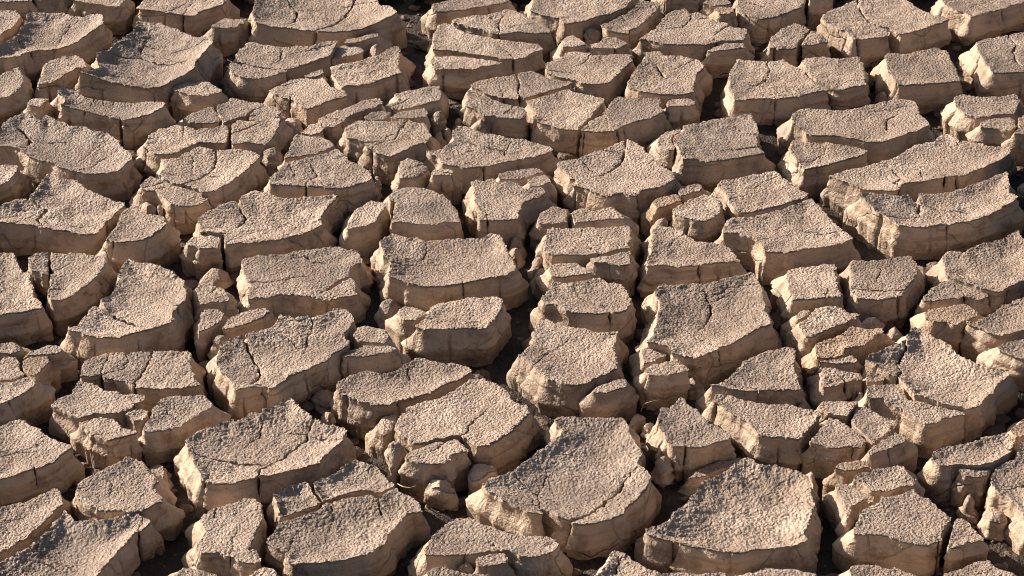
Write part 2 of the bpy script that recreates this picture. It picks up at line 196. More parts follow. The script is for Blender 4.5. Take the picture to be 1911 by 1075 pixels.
# --- right side, upper half
P('mud_plate', 'big smiling plate with a tall bright left face and black slit', 'e1: 690 590, 720 565, 850 575, 960 588, 1050 567, 1100 567, 1200 572, 1330 552, 1480 497, 1600 455, 1690 428, 1700 500, 1690 570, 1770 590, 1740 620, 1600 700, 1430 760, 1270 785, 1100 800, 960 785, 890 745, 800 690, 740 640', 'e1: 1072 550, 1095 640, 1085 708@4|e1: 1085 705, 980 715, 840 712@2|e1: 1265 810, 1265 740@2', dish=9, curl=8)
P('mud_plate', 'long plate with a pointed far edge and black notch in its front', 'e1: 480 460, 540 445, 660 410, 800 370, 930 330, 1050 260, 1190 215, 1230 180, 1290 175, 1350 215, 1440 230, 1560 255, 1700 260, 1690 310, 1640 350, 1500 410, 1400 450, 1200 480, 990 510, 960 545, 900 556, 840 548, 700 545, 600 500', 'e1: 880 385, 975 455, 935 490, 980 575@4|e1: 1100 400, 1110 430, 1128 468@2.5', dish=7)
P('mud_block', 'wedge-shaped plate narrowing to a bright left point', 'e1: 215 255, 240 220, 350 230, 480 236, 640 260, 740 278, 760 295, 660 330, 520 370, 400 400, 330 420, 290 390, 240 310', dish=3)
P('mud_plate', 'long lens-shaped plate with a short crack near its right end', 'e0: 240 760, 280 725, 400 720, 520 735, 640 730, 760 690, 880 670, 1000 660, 1060 670, 1090 740, 1160 830, 1080 870, 960 910, 850 945, 760 945, 680 930, 560 910, 420 905, 330 893, 260 870, 235 830', 'e0: 955 740, 870 790, 872 855@3', dish=6)
P('mud_block', 'plate end with a smooth bright left flank', 'e0: 1320 650, 1360 630, 1500 640, 1640 640, 1750 628, 1770 680, 1720 755, 1600 765, 1480 792, 1400 760, 1330 700', dish=3)
P('mud_fragment', 'small split block below a plate end with bright flank', 'e0: 1500 815, 1580 788, 1700 782, 1735 800, 1740 850, 1700 876, 1600 855, 1500 845')
P('mud_fragment', 'corner block cut by the frame beside a split block', 'e0: 1752 780, 1850 745, 1850 900, 1722 895, 1756 850')
P('mud_block', 'square plate with a bright left edge between two dark gaps', 'e0: 860 380, 890 355, 1000 355, 1070 340, 1180 320, 1270 308, 1285 360, 1330 440, 1370 540, 1300 548, 1200 555, 1050 565, 940 570, 910 530, 880 450', dish=4)
P('mud_plate', 'plate with a white sunlit left wall and zigzag crack, cut by frame', 'e0: 1465 280, 1540 255, 1660 240, 1700 230, 1790 210, 1850 200, 1850 480, 1700 485, 1570 485, 1530 410, 1490 340', 'e0: 1680 220, 1740 290, 1725 340, 1740 400, 1810 450@3', dish=4)
P('mud_block', 'squarish block right of a narrow slot, partly joined to its neighbour', 'e0: 302 405, 340 385, 450 380, 560 390, 600 380, 690 375, 715 420, 735 500, 745 560, 680 570, 570 595, 540 588, 480 566, 405 535, 355 495, 325 450', dish=2)
P('mud_plate', 'broad rectangular plate with a curved flake crack in its far corner', 'd0: 775 440, 810 392, 900 400, 1000 405, 1100 400, 1160 392, 1200 440, 1240 465, 1285 515, 1325 555, 1400 583, 1430 595, 1350 615, 1220 640, 1060 655, 900 665, 790 665, 760 600, 745 520', 'd0: 1010 400, 1022 480, 990 530, 920 555, 870 545@2.5|d0: 1062 670, 1060 640@2.2', dish=5)
P('mud_plate', 'broad plate with a stepped crack running to its near edge', 'e0: 435 95, 520 60, 600 20, 680 -10, 1000 -10, 1060 40, 1180 100, 1310 120, 1200 170, 1060 210, 900 235, 800 250, 650 262, 600 210, 500 170, 450 140', 'e0: 678 -20, 690 45, 745 115, 800 150, 880 170, 907 260@3.5', dish=6)
P('mud_plate', 'corner plate with a tall bright left face, cut by the frame', 'e0: 1240 -60, 1850 -100, 1850 -10, 1790 10, 1700 40, 1580 75, 1440 110, 1400 85, 1330 60, 1260 30', dish=5)
P('mud_plate', 'plate with a pointed near edge and hairline, cut by the top frame', 'd0: 805 60, 810 -40, 1270 -60, 1260 10, 1230 50, 1100 90, 1080 110, 960 125, 880 100, 805 75', 'd0: 840 0, 940 25, 1045 58@2.2', dish=3)
P('mud_plate', 'end of a darker plate beside a dark gap, cut by the top frame', 'd0: 1290 -100, 1385 -100, 1378 -12, 1285 -4')
P('mud_block', 'bun-shaped block cleft in two by a crack', 'd0: 1015 290, 1030 240, 1090 195, 1190 142, 1260 160, 1310 190, 1380 220, 1440 280, 1350 300, 1240 308, 1100 310, 1020 310', 'd0: 1325 178, 1290 212, 1250 245, 1210 325@4', dome=2)
P('mud_fragment', 'thin ledge above a small cube, near the top frame', 'd0: 570 20, 600 0, 750 -10, 775 20, 690 34, 640 40')
P('mud_block', 'small cube with a rust-tinted right side', 'd0: 650 60, 700 44, 770 42, 790 80, 740 95, 690 90')
P('mud_plate', 'plate with a rounded flake on its far corner and open crack', 'd0: 145 255, 230 205, 290 150, 330 100, 380 65, 480 52, 500 90, 540 80, 600 95, 640 130, 740 150, 760 175, 880 190, 870 240, 850 268, 700 270, 600 295, 470 295, 330 290, 200 260', 'd0: 508 70, 492 130, 450 175, 310 188@2.5|d0: 755 165, 690 200, 640 232@3', dish=3)
P('mud_fragment', 'low ledge broken from the near right corner of a flaked plate', 'd0: 600 338, 680 298, 760 284, 850 284, 870 315, 760 330, 640 345', dish=1)
P('mud_block', 'square plate with a short deep slot near its far left corner', 'd0: 190 390, 200 345, 290 342, 340 370, 430 368, 500 390, 570 400, 590 440, 550 490, 520 560, 520 615, 440 625, 300 625, 180 615, 70 580, 90 520, 130 450', 'd0: 262 425, 295 465, 335 515@4.5', dish=4)
P('mud_block', 'small cube in front of a square plate with a slot', 'd0: 335 690, 370 652, 430 657, 500 652, 525 695, 440 710, 345 712')
P('mud_plate', 'plate with a hairline-cut triangular left corner', 'c0: 1000 870, 1080 810, 1150 765, 1175 740, 1210 680, 1270 640, 1400 655, 1550 648, 1545 700, 1575 740, 1480 785, 1380 815, 1265 850, 1240 872, 1100 885', 'c0: 1150 745, 1200 810, 1280 870@2.5', dish=3)
P('mud_plate', 'shield-shaped plate narrowing toward a V-shaped near edge', 'c0: 645 675, 720 660, 780 640, 880 600, 940 592, 1000 620, 1100 640, 1172 648, 1165 690, 1105 755, 1035 825, 985 870, 880 860, 760 820, 690 790, 715 750, 680 710', dish=4)
P('mud_plate', 'long plate broken across by a jagged crack', 'c0: 275 560, 330 535, 450 515, 560 495, 600 480, 690 468, 780 500, 830 525, 900 540, 950 540, 960 560, 890 580, 780 610, 640 655, 610 640, 590 665, 470 650, 380 620, 280 580', 'c0: 578 485, 605 550, 590 600, 622 670@3', dish=3)
P('mud_plate', 'low tattered strip below a plate with a jagged crack', 'c0: 265 604, 325 614, 395 654, 495 684, 575 708, 620 714, 665 770, 620 800, 520 785, 430 765, 380 768, 320 740, 235 715, 250 680')
P('mud_clod', 'boulder-like lump under a tattered strip', 'c0: 238 800, 290 768, 380 785, 425 805, 385 832, 300 840', low=True, dome=4)
P('mud_plate', 'flat lower step of a pair of stacked plates', 'c0: 20 420, 40 374, 130 366, 220 374, 330 389, 440 399, 500 422, 400 440, 300 455, 180 460, 40 460', dish=2)
P('mud_plate', 'upper plate of a stacked pair with a grey dimple', 'c0: 20 330, 40 230, 60 170, 110 148, 180 178, 250 218, 300 228, 420 248, 540 268, 640 278, 770 292, 780 320, 720 345, 600 390, 500 398, 420 378, 280 352, 150 336', dish=4)
P('mud_plate', 'lens-shaped plate with a forked hairline near its far edge', 'c0: 145 130, 180 110, 300 100, 400 90, 470 70, 540 58, 620 85, 700 130, 800 175, 820 215, 720 220, 600 215, 470 225, 350 200, 240 168, 150 148', 'c0: 500 90, 460 150, 482 240@2.5', dish=3)
P('mud_plate', 'narrow plate with a straight tan front, cut by the top frame', 'c0: 25 60, 20 20, 100 10, 200 -10, 540 -30, 540 0, 480 20, 360 40, 240 60, 60 80', dish=2)
P('mud_plate', 'plate with a V-shaped prow pointing at the viewer', 'c0: 685 70, 690 20, 720 -80, 1380 -80, 1360 0, 1320 50, 1200 90, 1060 130, 920 160, 870 120, 760 100', dish=4)
P('mud_plate', 'curved strip of mud behind a V-shaped prow', 'c0: 1150 165, 1250 120, 1360 64, 1400 14, 1420 -10, 1500 5, 1550 30, 1520 70, 1460 130, 1390 180, 1320 220, 1200 205, 1175 195', dish=3)
P('mud_clod', 'grey angular clod at the end of a curved strip', 'c0: 1040 190, 1090 172, 1145 170, 1165 200, 1120 230, 1070 220', dome=2)
P('mud_fragment', 'small kite-shaped fragment, left of two in a dark gap', 'c0: 878 270, 910 240, 960 228, 1010 250, 1050 290, 1000 305, 900 310', dome=1)
P('mud_fragment', 'small split fragment, right of two in a dark gap', 'c0: 1075 300, 1150 280, 1180 242, 1250 247, 1330 285, 1270 318, 1180 322, 1090 318', 'c0: 1150 270, 1240 300, 1260 340@2.5')
P('mud_plate', 'plate with a hairline and dark right wall, upper middle', 'c0: 785 430, 850 395, 930 345, 1000 345, 1080 352, 1100 372, 1200 362, 1360 360, 1355 400, 1310 440, 1260 500, 1220 545, 1130 560, 1020 555, 960 530, 880 520, 800 490', 'c0: 1090 350, 1040 410, 990 435@2.2', dish=3)
P('mud_plate', 'shaded plate behind a flaked plate, cut by the top frame', 'd0: 310 -90, 570 -90, 560 -4, 420 -8, 320 -4')
# --- middle band, left
P('mud_plate', 'plate with a jagged right side, cut by the left frame', 'a2: -60 175, 90 180, 100 210, 130 260, 150 310, 210 315, 205 380, 225 470, 295 510, 290 545, 200 560, 60 585, -60 600', dish=5)
P('mud_plate', 'curved plate with a small lobe split off by a black crack', 'a2: 195 210, 240 185, 330 175, 450 185, 540 185, 650 205, 690 210, 700 245, 660 320, 600 380, 520 440, 420 490, 350 490, 310 440, 320 380, 340 335, 290 330, 210 300, 195 260', 'a2: 330 165, 325 240, 338 275, 322 345@4.5', dish=6)
P('mud_plate', 'large dished plate folded along a dark diagonal ledge', 'a2: 830 240, 860 218, 910 240, 1000 240, 1080 270, 1160 310, 1230 370, 1260 440, 1240 500, 1160 570, 1165 620, 1140 640, 1030 680, 900 725, 780 750, 600 745, 520 710, 440 690, 450 675, 510 670, 560 610, 600 550, 650 538, 680 538, 680 500, 740 465, 790 340, 810 270', 'a2: 660 535, 780 590, 880 620, 975 658@5', dish=11)
P('mud_clod', 'oval clod perched on a narrow block', 'a2: 1325 300, 1360 270, 1440 245, 1490 245, 1540 300, 1500 325, 1420 340, 1350 330', dome=4)
P('mud_block', 'small square block under an oval clod, upper of two', 'a2: 1315 425, 1330 390, 1380 388, 1500 425, 1525 470, 1520 505, 1430 515, 1340 525')
P('mud_block', 'small square block beside a long gap, lower of two', 'a2: 1335 592, 1370 564, 1450 568, 1505 588, 1495 620, 1465 658, 1400 688, 1335 712')
P('mud_fragment', 'loose bar of mud with a bright top', 'b2: 45 685, 100 620, 180 582, 280 557, 350 547, 375 580, 320 620, 220 655, 110 688')
P('mud_clod', 'small tan clod under a loose bar', 'b2: -20 770, 0 724, 60 716, 95 742, 40 786', low=True, dome=3)
P('mud_plate', 'battered plate with flaking layers and open crack on its right', 'b2: 185 220, 260 205, 400 195, 490 195, 530 170, 620 165, 660 155, 760 145, 830 135, 900 160, 960 165, 985 210, 990 250, 950 250, 905 290, 900 345, 940 365, 950 420, 960 460, 880 475, 760 500, 740 495, 600 475, 430 455, 400 480, 230 490, 225 450, 250 400, 225 370, 190 300', 'b2: 605 195, 650 235, 760 245@3|b2: 930 330, 800 390, 715 445@5|b2: 205 375, 420 375, 520 340, 640 320@2.2', dish=3)
P('mud_plate', 'wide dished plate with a curled front lip, left of the middle', 'b2: 1100 100, 1180 48, 1260 75, 1340 75, 1400 100, 1500 100, 1550 85, 1650 90, 1780 85; c2: 420 50, 490 60, 520 150, 540 200, 600 270, 590 290, 510 340, 400 350, 240 385, 60 405; b2: 1420 420, 1330 395, 1260 370, 1160 340, 1180 290, 1175 220, 1120 190', 'b2: 1415 90, 1415 175, 1370 210@2.2|c2: 238 400, 232 360@2.5', dish=9, curl=6)
P('mud_plate', 'plate with a bulging scalloped front below a curled lip', 'b2: 1340 670, 1400 630, 1420 590, 1445 545, 1520 515, 1640 495, 1780 483; c2: 430 475, 490 495, 495 540, 460 620, 380 680, 260 685, 120 695, 0 690; b2: 1400 700', dish=3)
P('mud_fragment', 'round flake broken from the left of a scalloped plate', 'b2: 1225 600, 1235 562, 1280 535, 1350 552, 1412 572, 1412 595, 1350 636, 1262 636')
P('mud_clod', 'lumpy pale clod at the left end of a scalloped plate', 'b2: 1092 530, 1130 482, 1160 444, 1200 434, 1255 462, 1226 500, 1190 560, 1130 580', dome=4)
P('mud_plate', 'large plate with a black slit, split flake and layered left corner', 'b2: 30 800, 100 765, 180 740, 200 735, 330 690, 410 660, 440 600, 560 610, 660 605, 700 600, 760 570, 830 550, 900 570, 935 610, 930 650, 860 720, 900 770, 900 800; b3: 850 110, 740 190, 640 240, 500 290, 440 330, 400 362, 370 368, 260 370, 130 375, 110 330, 60 280, 20 230, 10 190, 20 110', 'b2: 188 715, 225 810, 285 910, 300 980; b3: 270 300, 252 336, 330 356, 430 400@4.5|b2: 450 700, 540 770, 540 795, 620 800, 625 740, 660 640, 660 590@2.2', dish=7)
P('mud_fragment', 'pale shard beside a large plate with a black slit', 'b2: 925 720, 960 680, 1020 670, 1150 690, 1170 740, 1140 785, 1050 776, 960 760', dome=1)
P('mud_block', 'loaf-shaped block with a rounded right end', 'b3: 855 155, 930 110, 1000 74, 1100 84, 1180 88, 1230 110, 1180 130, 1060 145, 960 160, 870 165', dish=1)
P('mud_plate', 'boat-shaped plate with a ragged far edge, left of the middle', 'b3: 825 320, 920 280, 1010 250, 1080 265, 1140 270, 1200 255, 1240 225, 1300 200, 1340 170, 1390 165, 1440 180, 1540 205, 1610 200, 1690 215, 1730 260, 1640 310, 1540 350, 1430 400, 1300 440, 1160 485, 1050 480, 980 450, 880 430, 825 410, 830 370', 'b3: 1300 215, 1300 260, 1312 322@2.5', dish=7)
P('mud_clod', 'pale pointed clod at the left tip of a boat-shaped plate', 'b3: 660 400, 680 365, 740 335, 775 360, 780 400, 818 420, 760 440, 700 430', dome=4)
P('mud_clod', 'small grey clod in the gap under a pointed clod', 'b3: 722 540, 750 515, 795 520, 798 555, 760 575, 728 570', low=True, dome=3)
P('mud_plate', 'wide plate with a forked crack reaching its near edge', 'b3: 1210 600, 1280 500, 1360 470, 1500 440, 1600 385, 1690 330, 1720 290, 1790 270; c3: 390 290, 400 320, 440 330, 530 400, 560 450, 660 490, 680 530, 640 580, 560 650, 460 710, 400 750, 340 760, 250 710, 200 690; b3: 1570 696, 1480 720, 1400 736, 1300 722, 1240 686, 1205 640', 'c3: 400 480, 330 550, 260 610, 245 660, 195 710@3', dish=5)
P('mud_fragment', 'grey sloping shelf at the left of a wide forked-crack plate', 'b3: 1075 640, 1120 560, 1200 525, 1225 560, 1195 608, 1190 650, 1130 680', low=True, dome=2)
P('mud_clod', 'egg-shaped clod left of a stepped block', 'b3: 1155 750, 1200 704, 1250 704, 1268 750, 1238 800, 1180 840', dome=4)
P('mud_block', 'stepped block broken from the front of a wide plate', 'b3: 1268 850, 1312 782, 1420 750, 1560 720, 1628 718, 1696 770, 1715 790, 1600 815, 1590 850, 1530 885, 1400 870, 1330 860', dish=1)
P('mud_clod', 'spiky crown-like clod lying in a wide gap', 'b4: 1400 465, 1440 420, 1500 425, 1540 412, 1570 460, 1605 450, 1600 480, 1540 500, 1450 480', dome=-3)
P('mud_clod', 'scoop-shaped fragment behind a large sagging plate', 'c3: 275 950, 300 880, 370 862, 440 867, 460 910, 400 930, 345 975, 290 985', dome=2)
P('mud_plate', 'large sagging bowl-shaped plate with a long curved crack on its right', 'c4: 845 30, 880 5, 960 0, 1060 15, 1180 15, 1290 15, 1330 40, 1360 120, 1400 200, 1430 260, 1410 320, 1450 350, 1490 400, 1460 480, 1400 560, 1300 640, 1190 690, 1080 725, 960 720, 930 690, 840 680, 700 650, 560 590, 450 530, 370 500, 350 450, 430 410, 560 370, 600 340, 660 290, 720 240, 800 190, 900 95, 860 80', 'c4: 1420 330, 1310 400, 1250 490, 1180 560, 1050 640, 950 695, 920 740@4|c4: 575 370, 650 440, 740 490, 830 520, 920 555@2.2', dish=14)
P('mud_plate', 'largest bowl-shaped plate with a ragged left edge and thick front', 'd4: 165 760, 250 740, 350 710, 400 640, 470 590, 500 520, 560 450, 640 400, 740 370, 780 320, 870 275, 920 280, 960 320, 1060 330, 1150 345, 1220 370, 1280 400, 1300 440, 1310 520, 1330 590, 1290 690, 1270 780, 1290 830, 1180 870, 1020 900, 850 905, 680 915, 560 880, 400 850, 300 820, 190 790', dish=16)
P('mud_clod', 'rounded knob at the far right corner of the largest bowl-shaped plate', 'd4: 1255 365, 1310 357, 1332 400, 1336 450, 1318 440, 1296 400', z=-0.006, dome=2)
P('mud_plate', 'rough plate peaking upward, cut by the bottom frame', 'c4: 1100 1080, 1150 1040, 1230 900, 1290 910, 1360 950, 1450 1010, 1560 1050; d4: 440 1045, 540 1060, 640 1040, 740 1040, 745 1075, 740 1200, -160 1200, -150 1100', dish=6)
P('mud_plate', 'far edge of a rounded plate, cut by the bottom frame', 'd4: 790 1075, 800 1060, 920 1055, 1050 1020, 1200 1015, 1290 1050, 1350 1055, 1360 1100, 1340 1200, 790 1200', dish=3)
P('mud_plate', 'far edge of a plate with notched corner, cut by the bottom frame', 'e4: 640 1010, 690 985, 780 990, 850 1010, 940 1010, 1060 1060, 1070 1200, 640 1200', dish=3)
P('mud_plate', 'humped far edge of a plate, cut by the bottom frame', 'e4: 1245 1060, 1380 1020, 1480 975, 1550 965, 1640 1020, 1740 1065, 1760 1200, 1240 1200', dish=2)
P('mud_clod', 'small crumb on the edge of a humped plate', 'e4: 1635 995, 1662 972, 1698 990, 1688 1012, 1655 1015', dome=3)
P('mud_plate', 'pentagonal plate with a notched far left corner', 'e4: 680 650, 740 612, 815 588, 828 536, 880 540, 980 516, 1055 484, 1090 530, 1160 550, 1200 600, 1260 640, 1310 680, 1270 740, 1240 790, 1230 840, 1130 870, 1000 840, 880 800, 760 790, 660 790, 650 760, 670 700', dish=4)
P('mud_fragment', 'triangular slab right of a curved black crack', 'e4: 1320 710, 1345 680, 1410 700, 1460 760, 1530 820, 1520 840, 1420 855, 1340 885, 1280 880, 1288 820', dish=2)
P('mud_plate', 'saddle-shaped grey fragment resting above a pentagonal plate', 'e4: 650 405, 680 380, 750 372, 860 350, 940 330, 990 350, 1030 405, 1075 430, 1050 465, 940 485, 840 508, 775 508, 720 450', dish=4)
P('mud_fragment', 'hook-shaped strip left of a pentagonal plate', 'e4: 527 465, 570 452, 640 462, 735 510, 760 555, 700 586, 650 606, 630 680, 610 690, 600 620, 560 550', dish=1)
P('mud_fragment', 'orange-tan block behind a saddle-shaped fragment', 'e4: 525 345, 560 312, 640 305, 740 298, 748 345, 680 366, 600 368', dish=1)
P('mud_clod', 'small orange-tan lump below an orange-tan block', 'e4: 527 420, 552 384, 628 380, 636 410, 590 436, 540 444', dome=2)
P('mud_plate', 'curling plate with pale rounded left end', 'e4: 1170 290, 1190 240, 1260 205, 1350 190, 1440 180, 1540 140, 1680 108, 1735 160, 1720 210, 1680 258, 1600 306, 1500 320, 1390 326, 1300 336, 1220 330', dish=6)
P('mud_fragment', 'corner of grey crust cut by the right frame above a curling plate', 'e4: 1690 98, 1720 62, 1790 18, 1850 -15, 1850 115, 1790 140, 1748 150, 1705 118', dish=2)
P('mud_plate', 'plate with a smooth pale left wall, cut by the right frame', 'e4: 1568 415, 1602 362, 1640 326, 1720 296, 1745 226, 1790 158, 1850 128, 1850 760, 1780 640, 1730 590, 1690 545, 1600 490, 1558 440', dish=5)
P('mud_fragment', 'rounded block wedged between two pale-walled plates', 'e4: 1352 362, 1400 338, 1485 342, 1588 348, 1558 398, 1490 408, 1400 394', dome=1)
P('mud_clod', 'smooth round mud ball on a pale wall', 'e4: 1385 545, 1398 515, 1425 502, 1455 512, 1472 540, 1462 570, 1430 582, 1398 572', dome=9, rough=0.2)
P('mud_clod', 'cracked rounded pale boss below a smooth mud ball', 'e4: 1515 620, 1545 585, 1610 590, 1670 630, 1690 670, 1640 690, 1560 680', low=True, dome=6, rough=0.4)
P('mud_block', 'peaked block with layered near left edge', 'd3: 275 580, 295 500, 370 490, 410 440, 435 420, 460 450, 500 500, 580 560, 660 610, 740 660, 780 700, 700 730, 560 765, 440 760, 380 760, 330 690, 290 640', dish=5)
P('mud_clod', 'angular tan clod, left of two beside a peaked block', 'd3: 85 590, 110 542, 170 528, 212 550, 160 580, 120 600', dome=3)
P('mud_clod', 'rounded pale clod, right of two beside a peaked block', 'd3: 168 620, 200 574, 250 582, 264 640, 220 650', dome=4)
P('mud_clod', 'rough crumbly lump at the foot of a peaked block', 'd3: 260 850, 310 792, 360 802, 376 850, 330 900, 280 890', low=True, dome=4)
P('mud_fragment', 'dark low slab behind the largest bowl-shaped plate', 'd3: 460 980, 560 905, 700 858, 840 836, 850 850, 740 900, 600 960', low=True)
P('mud_plate', 'plate cracked across with a notch in its front, near the bottom frame', 'b4: 1410 890, 1450 800, 1540 720, 1620 690, 1690 672, 1740 690, 1790 720; c4: 400 735, 470 760, 600 790, 720 800, 830 820, 880 870, 840 910, 750 940, 620 950, 545 900, 500 898, 460 905, 330 925, 200 935, 60 940, 0 930; b4: 1400 940', 'c4: 390 825, 470 885, 530 925@3', dish=4)
P('mud_block', 'small rectangular block in the notch of a cracked plate', 'c4: 315 952, 400 930, 500 920, 536 965, 440 1000, 332 1010')
P('mud_clod', 'small pale crumb left of a small rectangular block', 'c4: 192 1010, 230 978, 285 982, 308 1015, 275 1030, 212 1030', dome=3)
P('mud_plate', 'broken grey plate edge cut by the bottom frame', 'c4: -20 1025, 80 1005, 130 1020, 260 1055, 400 1055, 420 1180, -40 1180', 'c4: 90 990, 60 1090, 40 1200@2.5')
P('mud_plate', 'dished plate of three slabs parted by forked cracks', 'b4: 368 512, 460 484, 540 454, 618 439, 656 474, 668 524, 694 552, 708 577, 636 614, 540 648, 432 684, 419 640, 424 570, 389 542/b4: 664 434, 820 374, 880 324, 950 294, 1008 324, 1088 344, 1156 422, 1210 465, 1120 512, 1050 489, 920 513, 800 543, 732 563, 686 508/b4: 422 712, 540 684, 690 624, 745 576, 820 564, 950 545, 1040 522, 1092 552, 1104 560, 1134 518, 1222 484, 1290 530, 1385 600, 1390 640, 1290 650, 1240 720, 1180 790, 1140 870, 1050 920, 900 960, 700 980, 520 995, 480 960, 440 900, 340 850, 380 800', 'b4: 1100 545, 1095 610, 1132 662@3', dish=8)
P('mud_block', 'square block with dark right wall and stepped front', 'a4: 1350 660, 1420 620, 1540 590, 1640 560, 1700 548, 1755 600, 1745 700, 1710 800, 1670 890; b4: 330 897, 352 912, 380 950, 250 995, 170 970, 60 930; a4: 1420 920, 1330 930, 1310 850, 1370 780, 1340 720', 'a4: 1432 615, 1425 680@2.5', dish=3)
P('mud_fragment', 'small chip in front of a block with stepped front', 'b4: 250 1050, 330 1003, 400 1023, 426 1075, 416 1150, 260 1150')
P('mud_fragment', 'jagged far edge of a fragment cut by the bottom frame', 'a4: 1150 1070, 1230 1010, 1300 1020, 1380 1045, 1450 1065, 1460 1180, 1150 1180')
P('mud_plate', 'broad ragged plate of slabs split by a T-shaped crack', 'a3: 1235 720, 1260 700, 1330 660, 1400 640, 1480 590, 1550 570; b3: 130 590, 200 560, 240 535, 320 540, 330 510, 400 490, 480 460, 510 425, 560 480, 630 550, 700 580, 760 610, 870 630, 880 660, 850 720, 780 790, 700 860, 600 900, 480 930, 380 955, 290 960; a3: 1700 970, 1560 1000, 1440 1010, 1350 985, 1320 930, 1280 830, 1250 760', 'a3: 1245 780, 1300 795, 1450 825, 1600 835, 1700 838; b3: 345 848@3|b3: 675 545, 650 590, 610 690, 500 760, 400 830, 310 890, 275 985@3.5|b3: 330 590, 300 650, 250 700@2.2', dish=12)
P('mud_block', 'egg-shaped plate with a notched right side', 'a4: 490 500, 540 430, 640 380, 740 330, 830 280, 910 238, 950 290, 1000 370, 1050 430, 1040 480, 1080 550, 1080 580, 970 630, 850 640, 800 630, 680 640, 600 610, 530 570', 'a4: 735 410, 742 460, 730 515@2.2', dish=5)
P('mud_fragment', 'dim upright chunk right of an egg-shaped plate', 'a4: 1008 350, 1060 330, 1090 340, 1106 410, 1060 395', low=True)
P('mud_plate', 'narrow wing of mud along a long diagonal crack, cut by the frame', 'a4: -60 650, 60 600, 200 560, 330 500, 390 480, 410 540, 425 585, 375 625, 325 675, 255 735, 175 812, 85 870, -60 930', dish=4)
P('mud_plate', 'large plate filling the corner with a bright curled right rim', 'a4: -60 1010, 60 946, 200 866, 275 806, 335 746, 375 696, 430 628, 470 655, 480 692, 560 700, 680 696, 790 664, 840 634, 900 640, 990 690, 1000 720, 910 790, 860 840, 780 920, 700 1000, 640 1075, 600 1150, 480 1200, -60 1200', 'a4: 245 835, 250 880@2.5|a4: 280 935, 340 970, 440 1000@2.2', dish=13)
P('mud_plate', 'rising plate with a cracked tan front, cut by the left frame', 'a4: -60 90, 0 70, 60 40, 110 25, 180 35, 220 75, 300 120, 390 170, 470 190, 490 210, 400 270, 360 300, 290 340, 200 370, 100 400, -60 430', 'a4: 236 390, 236 330@2.5', dish=6)
P('mud_plate', 'plate broken into slabs around a dark pit', 'a3: 340 490, 390 450, 470 410, 500 350, 550 315, 620 340, 700 380, 840 408, 965 414, 955 450, 878 506, 798 540, 700 540, 600 548, 532 570, 470 540, 360 500/a3: 522 602, 600 580, 700 567, 776 574, 818 622, 905 660, 905 675, 800 700, 720 718, 640 690, 570 640/a3: 1012 512, 1080 452, 1150 417, 1250 427, 1380 414, 1430 480, 1420 500, 1300 570, 1190 625, 1080 650, 1000 670, 936 650, 965 602, 1014 562/a3: 850 542, 900 519, 995 518, 986 550, 936 588, 892 588/a3: 988 432, 1066 413, 1056 440, 1018 468, 988 468', 'a3: 1100 500, 1200 600@2', dish=3)
P('mud_plate', 'flat three-piece plate with straight far edge', 'a3: 560 185, 620 165, 700 140, 830 130, 850 150, 890 135, 1000 130, 1040 125, 1150 120, 1250 118, 1275 150, 1280 230, 1310 300, 1340 350, 1240 365, 1140 375, 1030 380, 910 370, 880 350, 760 320, 660 290, 540 290', 'a3: 1020 110, 990 200, 930 290, 903 375@3|a3: 842 110, 850 190, 800 245, 680 275, 560 300@2.5', dish=3)
P('mud_fragment', 'oblong grey slab with a pale orange end', 'a3: 144 192, 200 168, 310 158, 328 190, 258 266, 236 286, 184 276, 154 240', dish=1)
P('mud_plate', 'sloping plate with a cracked near face, cut by the left frame', 'a3: -60 342, 100 322, 180 294, 234 294, 248 340, 180 400, 100 430, 0 480, -60 495', dish=3)
P('mud_fragment', 'ridged grey slab between two hairlines, cut by the left frame', 'a3: -60 170, 0 180, 60 150, 110 160, 126 200, 134 240, 166 282, 90 312, -60 332', dish=1)
P('mud_fragment', 'small dark slab with a pale edge, cut by the left frame', 'a3: -60 90, 80 58, 130 85, 136 115, 90 140, 0 130, -60 130')
P('mud_fragment', 'tilted flake standing behind an oblong slab', 'a3: 134 184, 200 132, 320 82, 380 82, 425 110, 400 130, 320 146, 200 157', dish=1)
P('mud_clod', 'grey pebble-like clod by a wide dished plate, upper of two', 'c2: 552 70, 600 62, 638 85, 620 118, 572 108', low=True, dome=4)
P('mud_clod', 'grey pebble-like clod by a wide dished plate, lower of two', 'c2: 524 118, 590 142, 622 160, 600 208, 552 198', low=True, dome=3)
P('mud_clod', 'dull clod in a gap left of a rectangular block', 'c2: 684 240, 735 196, 770 230, 735 276, 694 276', low=True, dome=3)
P('mud_clod', 'yellowish crumb at the right frame beside a long plate', 'e1: 1748 520, 1800 485, 1840 500, 1840 556, 1765 545', low=True, dome=3)
P('mud_clod', 'small clod at the foot of a fan-shaped plate', 'd3: 1200 482, 1260 458, 1306 482, 1268 500', low=True, dome=3)
P('mud_clod', 'small pale clod between a square brick and a long slab', 'e3: 675 410, 700 382, 718 400, 715 428, 690 432', low=True, dome=2)
P('mud_clod', 'rusty crumb at the bottom of a dark gap', 'e0: 802 620, 830 575, 860 600, 884 648, 832 656', low=True, dome=3)
